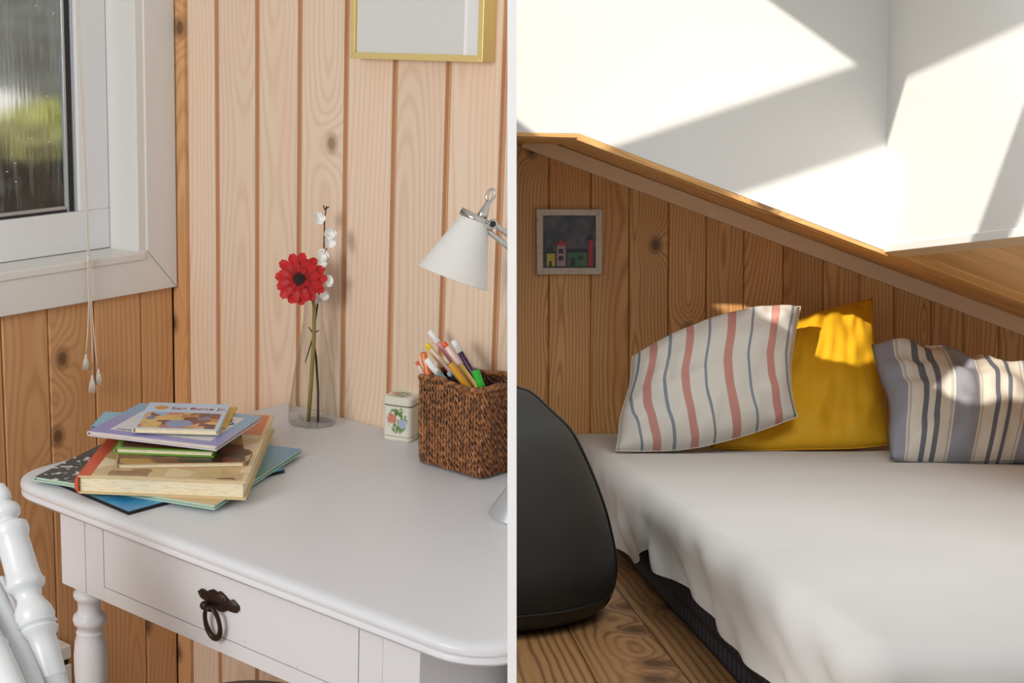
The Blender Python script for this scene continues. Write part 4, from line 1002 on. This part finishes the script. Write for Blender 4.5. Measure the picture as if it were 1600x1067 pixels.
def fold(e): return (re_*math.sin(e/re_), re_*(1-math.cos(e/re_))) if e < rc_ else (re_, re_+e-rc_)
xi, yi_ = xLm+.018, yFm+.018
def hem(s_):   # s_: depth position; how far the sheet hangs over the left side
    return .137 + .034*max(0, min(1, (s_-2.72)/.12)) + .006*math.sin(s_*7.1+.5) + .008*noise.noise(V3((s_*5, 1, 2))) - .022*math.exp(-((s_-2.66)/.06)**2)
NXs, NYs = 130, 200
def sheet_fn(a, b):
    # a: 0 = hanging left hem .. 1 = right side ; b: 0 = hanging front hem .. 1 = wall
    yb_ = yi_ + (yBm-yi_)*max(0, (b-.22)/.78)
    hm = hem(yb_)
    ea = hm*(1-a/.36) if a < .36 else 0; x = xi if a < .36 else xi+(xRm-xi)*((a-.36)/.64)
    eb = .19*(1-b/.22) if b < .22 else 0; y = yi_ if b < .22 else yb_
    e = math.hypot(ea, eb)
    if e > 1e-6:
        f_, g_ = fold(e); ux, uy = ea/e, eb/e
        amp = min(1, max(0, (e-.02))/.09)
        q = (y*1.0 - x*.2)
        w = (.020*noise.noise(V3((y*3.2+g_*7, x*3, 3))) + .010*noise.noise(V3((y*9+g_*22, x*11+g_*14, 7))) + .004*math.sin(y*21+g_*40+4*noise.noise(V3((y*4, x*5, 0)))))*amp
        w += .010*amp*abs(noise.noise(V3((x*9+5, y*3, g_*8)))) if eb > ea else 0
        f_ += w + .006*amp
        return V3((x-ux*f_, y-uy*f_, ZM-g_+.002*noise.noise(V3((x*8, y*8, 0)))))
    sag = .0035*noise.noise(V3((x*3.1, y*3.3, 4)))+.0012*noise.noise(V3((x*11, y*9, 1)))
    return V3((x, y, ZM+sag*min(1, (yBm-y)*6)))
m = MB(); m.grid(sheet_fn, NXs, NYs); sh_ = m.build('sheet', sheet_m, bed, smooth=True)

# ---- pillows -------------------------------------------------------------------------
def poly_at(P, s_):
    L = [0]
    for a, b in zip(P, P[1:]): L.append(L[-1]+math.dist(a, b))
    t_ = s_*L[-1]
    for i in range(len(P)-1):
        if t_ <= L[i+1]+1e-9:
            f_ = (t_-L[i])/(L[i+1]-L[i]); return (P[i][0]*(1-f_)+P[i+1][0]*f_, P[i][1]*(1-f_)+P[i+1][1]*f_)
    return P[-1]
def smooth_poly(P, n=40):
    Q = [P[0]]
    for k in range(1, n):
        s_ = k/n*(len(P)-1); i = min(int(s_), len(P)-2); f_ = s_-i
        p0, p1, p2, p3 = P[max(i-1, 0)], P[i], P[i+1], P[min(i+2, len(P)-1)]
        Q.append(tuple(.5*(2*p1[c]+(p2[c]-p0[c])*f_+(2*p0[c]-5*p1[c]+4*p2[c]-p3[c])*f_*f_+(3*p1[c]-p0[c]-3*p2[c]+p3[c])*f_**3) for c in (0, 1)))
    return Q+[P[-1]]
def pillow(label, top, bot, lef, rig, Yb, lean, T, mat, seed, wr=1.0, back=.75):
    """outlines in pixels on a leaning plane: top and bot run left to right, lef and rig run top to bottom"""
    k = math.tan(lean)
    def unp(x, y):
        d = MRI.to_3x3() @ ray(x, y); t_ = (Yb-k*ZM)/(d.y-k*d.z); return d*t_
    top, bot, lef, rig = (smooth_poly(p) for p in (top, bot, lef, rig))
    nrm = V3((0, -1, k)).normalized()
    def base(u, v):
        a, b, c, d = poly_at(top, u), poly_at(bot, u), poly_at(lef, v), poly_at(rig, v)
        p = [(1-v)*a[i]+v*b[i]+(1-u)*c[i]+u*d[i]-((1-u)*(1-v)*top[0][i]+u*(1-v)*top[-1][i]+(1-u)*v*bot[0][i]+u*v*bot[-1][i]) for i in (0, 1)]
        return unp(*p)
    N = 44; C = {}
    for j in range(N+1):
        for i in range(N+1): C[i, j] = base(i/N, j/N)
    def side(sg, bk):
        def fn(a, b):
            p = C[round(a*N), round(b*N)].copy(); s1, s2 = 2*a-1, 2*b-1
            e1, e2 = max(0, 1-abs(s1)**2.6), max(0, 1-abs(s2)**2.6)
            h = T*bk*(e1**.48)*(e2**.48)
            edge = min(e1, e2); cr = abs(s1*s2)
            wv = wr*1.5*(.007*noise.noise(V3((a*6+seed, b*6, 1)))+.0045*noise.noise(V3((a*15, b*5+seed, 4)))*(1+cr) + .004*math.sin(14*math.atan2(s2, s1)+seed)*min(1, max(0, math.hypot(s1, s2)-.55)*2))
            return p + nrm*(sg*(h + wv*min(1, edge*2.2)))
        return fn
    rt_ = thing('pillow', label, 'pillow', tuple(unp(*poly_at(bot, .5))), MR, 'pillows on the mattress')
    m = MB(); m.grid(side(1, 1), N, N); m.grid(side(-1, back), N, N, flip=True)
    o = m.build('pillow_case', mat, rt_, smooth=True)
    bm = bmesh.new(); bm.from_mesh(o.data); bmesh.ops.remove_doubles(bm, verts=bm.verts[:], dist=1e-5); bmesh.ops.recalc_face_normals(bm, faces=bm.faces[:]); bm.to_mesh(o.data); bm.free()
    # seam piping round the edge
    loop = [C[i, 0] for i in range(0, N+1)]+[C[N, j] for j in range(1, N+1)]+[C[i, N] for i in range(N-1, -1, -1)]+[C[0, j] for j in range(N-1, -1, -1)]
    m = MB(); m.uv = []
    m.tube([p+nrm*.0003 for p in loop], .0011, 6, False); m.uv = [((i//6)/len(loop)*.02+.985, .5) for i in range(len(m.v))]
    m.build('seam', mat, rt_, smooth=True)
    return rt_
def cloth(name, fn, rough=.85, sc=500):
    t = NT(name); u, v = t.uv(); t.bump(t.noise(t.obj(), sc, 2), .15, .001); return t.done(fn(t, u, v), rough)
def stripes(t, u, basec, L):
    st_ = [(0, basec)]
    for c, w_, col in L: st_ += [(max(0, c-w_/2), col), (c+w_/2, basec)]
    return t.ramp(u, [(p, s2l(c)) for p, c in st_], 'CONSTANT')
wt, pk, bl = (226, 222, 214), (204, 146, 136), (138, 148, 160)
L1 = [(.03, .017, bl), (.115, .045, pk), (.215, .016, bl), (.335, .048, pk), (.452, .016, bl), (.582, .05, pk), (.705, .016, bl), (.842, .05, pk), (.945, .016, bl)]
def bowed(t, u, v):
    lo = t.m('POWER', t.m('MAXIMUM', t.m('MULTIPLY', t.m('SUBTRACT', v, .5), 2.0), 0.0), 1.4); hi_ = t.m('MAXIMUM', t.m('SUBTRACT', .45, v), 0.0)
    f_ = t.m('MULTIPLY', lo, t.m('SUBTRACT', .12, t.m('MULTIPLY', u, .08)))
    return stripes(t, t.m('SUBTRACT', t.m('SUBTRACT', u, f_), t.m('MULTIPLY', hi_, .02)), wt, L1)
case1 = cloth('pink_blue_stripe', bowed)
case2 = cloth('yellow_cotton', lambda t, u, v: t.mix(t.noise(t.vec(u, v), 5, 3), s2l((238, 186, 26)), s2l((230, 172, 18))), .7)
gy, cr_, dk_, ln_ = (150, 152, 162), (222, 216, 204), (108, 112, 122), (190, 184, 174)
def gs(t, u, v):
    seq = [(0, gy), (.075, cr_), (.085, ln_), (.095, cr_), (.16, dk_), (.19, cr_), (.225, dk_), (.255, cr_), (.31, ln_), (.325, cr_), (.335, gy), (.48, cr_), (.49, ln_), (.50, cr_), (.565, dk_), (.59, cr_), (.635, dk_), (.66, cr_), (.715, ln_), (.73, cr_), (.742, gy), (.90, cr_), (.97, dk_)]
    return t.ramp(u, [(p, s2l(c)) for p, c in seq], 'CONSTANT')
case3 = cloth('grey_cream_stripe', gs)
yP = lambda py: -ZM and (ZM/((480-py)/FPX))   # depth where a pixel row meets the mattress top
pillow('plump yellow pillow leaning behind the pink striped pillow', [(1225, 520), (1250, 499), (1300, 484), (1345, 470), (1363, 466)], [(1108, 700), (1180, 703), (1270, 702), (1340, 700), (1390, 694)], [(1225, 520), (1190, 580), (1150, 650), (1108, 700)], [(1363, 466), (1365, 520), (1372, 580), (1384, 640), (1390, 694)], DW-.46, math.radians(47), .050, case2, 1.3, 1.0, .5)
pillow('white pillow with pink and blue stripes leaning on the yellow pillow', [(988, 557), (1030, 536), (1085, 512), (1150, 492), (1215, 480), (1251, 479)], [(962, 704), (1010, 705), (1070, 702), (1130, 690), (1190, 672), (1246, 651)], [(988, 557), (984, 600), (970, 650), (966, 685), (962, 704)], [(1251, 479), (1243, 520), (1236, 570), (1238, 620), (1246, 651)], DW-.55, math.radians(38), .085, case1, 4.7, 1.0, .5)
pillow('grey and cream striped pillow slumped beside the yellow pillow', [(1362, 539), (1420, 543), (1470, 552), (1492, 561), (1503, 571), (1530, 569), (1570, 576), (1610, 592), (1650, 612)], [(1392, 718), (1430, 722), (1500, 722), (1570, 720), (1650, 718)], [(1362, 539), (1374, 585), (1390, 630), (1390, 680), (1392, 718)], [(1650, 612), (1662, 650), (1660, 690), (1650, 718)], DW-.74, math.radians(58), .075, case3, 8.1, 1.5, .6)

# ---- bean bag --------------------------------------------------------------------------
yc = rz(860, 985, ZFL).y+.17
def rr2(x, y): return ry(x, y, yc)
xc = rr2(957, 880).x-.27
cont = [(806, 604), (830, 613), (860, 640), (890, 670), (914, 720), (935, 780), (948, 830), (957, 880), (951, 920), (930, 945)]
prof = [(0.0, rr2(700, 570).z), (.05, rr2(700, 573).z)] + [(rr2(x, y).x-xc, rr2(x, y).z) for x, y in cont] + [(.19, ZFL+.012), (.165, ZFL+.001), (0, ZFL)]
prof = [p for i, p in enumerate(prof) if i == 0 or p[1] < prof[i-1][1]+1e-6]
# smooth the profile
pp = smooth_poly(prof, 60)
bag = thing('bean_bag', 'dark olive bean bag on the attic floor at the foot of the mattress', 'bean bag', (xc, yc, ZFL), MR)
t = NT('olive_nylon'); nz = t.noise(t.obj(), 9, 3); t.bump(nz, .25, .012)
bagm = t.done(t.mix(nz, s2l((36, 37, 33)), s2l((26, 27, 24))), .6)
def bagp(a, h, off=0):
    r, z_ = pp[h]; d_ = V3((math.cos(a), math.sin(a), 0)); w = 1+.012*math.sin(a*4+z_*11)+.015*noise.noise(V3((math.cos(a)*2, math.sin(a)*2, z_*7)))
    return V3((xc, yc, max(ZFL+.0005, z_)))+d_*(max(0, r)*w+off)
m = MB(); NA = 72
V = [bagp(2*PI*i/NA, h) for h in range(len(pp)) for i in range(NA)]
m.add(V, [(h*NA+i, h*NA+(i+1) % NA, (h+1)*NA+(i+1) % NA, (h+1)*NA+i) for h in range(len(pp)-1) for i in range(NA)])
o = m.build('bag_shell', bagm, bag, smooth=True); CLIP_R.append(o)
for a in (-.12, .9):
    m = MB(); m.tube([bagp(a+.05*math.sin(h*.2), h, .0015) for h in range(4, len(pp)-3)], .0028, 6, False); o = m.build('seam', plain('bag_piping', (22, 23, 20), .6), bag, smooth=True); CLIP_R.append(o)
hz = min(range(len(pp)), key=lambda i: abs(pp[i][1]-rr2(900, 915).z))
m = MB(); m.tube([bagp(2*PI*i/72, hz, .001) for i in range(73)], .0022, 6, False); o = m.build('seam', bpy.data.materials['bag_piping'], bag, smooth=True); CLIP_R.append(o)

# ------------------------------------------------------------------ cut what meets the divider flush with its faces
def clip(o, left):
    if o.type != 'MESH': return
    bpy.context.view_layer.update()
    mwi = o.matrix_world.inverted()
    s = -1 if left else 1
    co = mwi @ (CAM + dn*(s*DT/2)); no = (mwi.to_3x3() @ (dn*(-s))).normalized()
    if all((v.co-co).dot(no) < 0 for v in o.data.vertices): return
    bm = bmesh.new(); bm.from_mesh(o.data)
    r = bmesh.ops.bisect_plane(bm, geom=bm.verts[:]+bm.edges[:]+bm.faces[:], plane_co=co, plane_no=no, clear_outer=True, dist=1e-6)
    ed = [e for e in r['geom_cut'] if isinstance(e, bmesh.types.BMEdge)]
    if ed: bmesh.ops.holes_fill(bm, edges=ed, sides=0)
    bm.to_mesh(o.data); bm.free()
    if any(p.use_smooth for p in o.data.polygons): o.data.set_sharp_from_angle(angle=.75)
# (plane normal points towards the divider, so what lies beyond it is cleared)
for o in CLIP_L: clip(o, True)
for o in CLIP_R: clip(o, False)
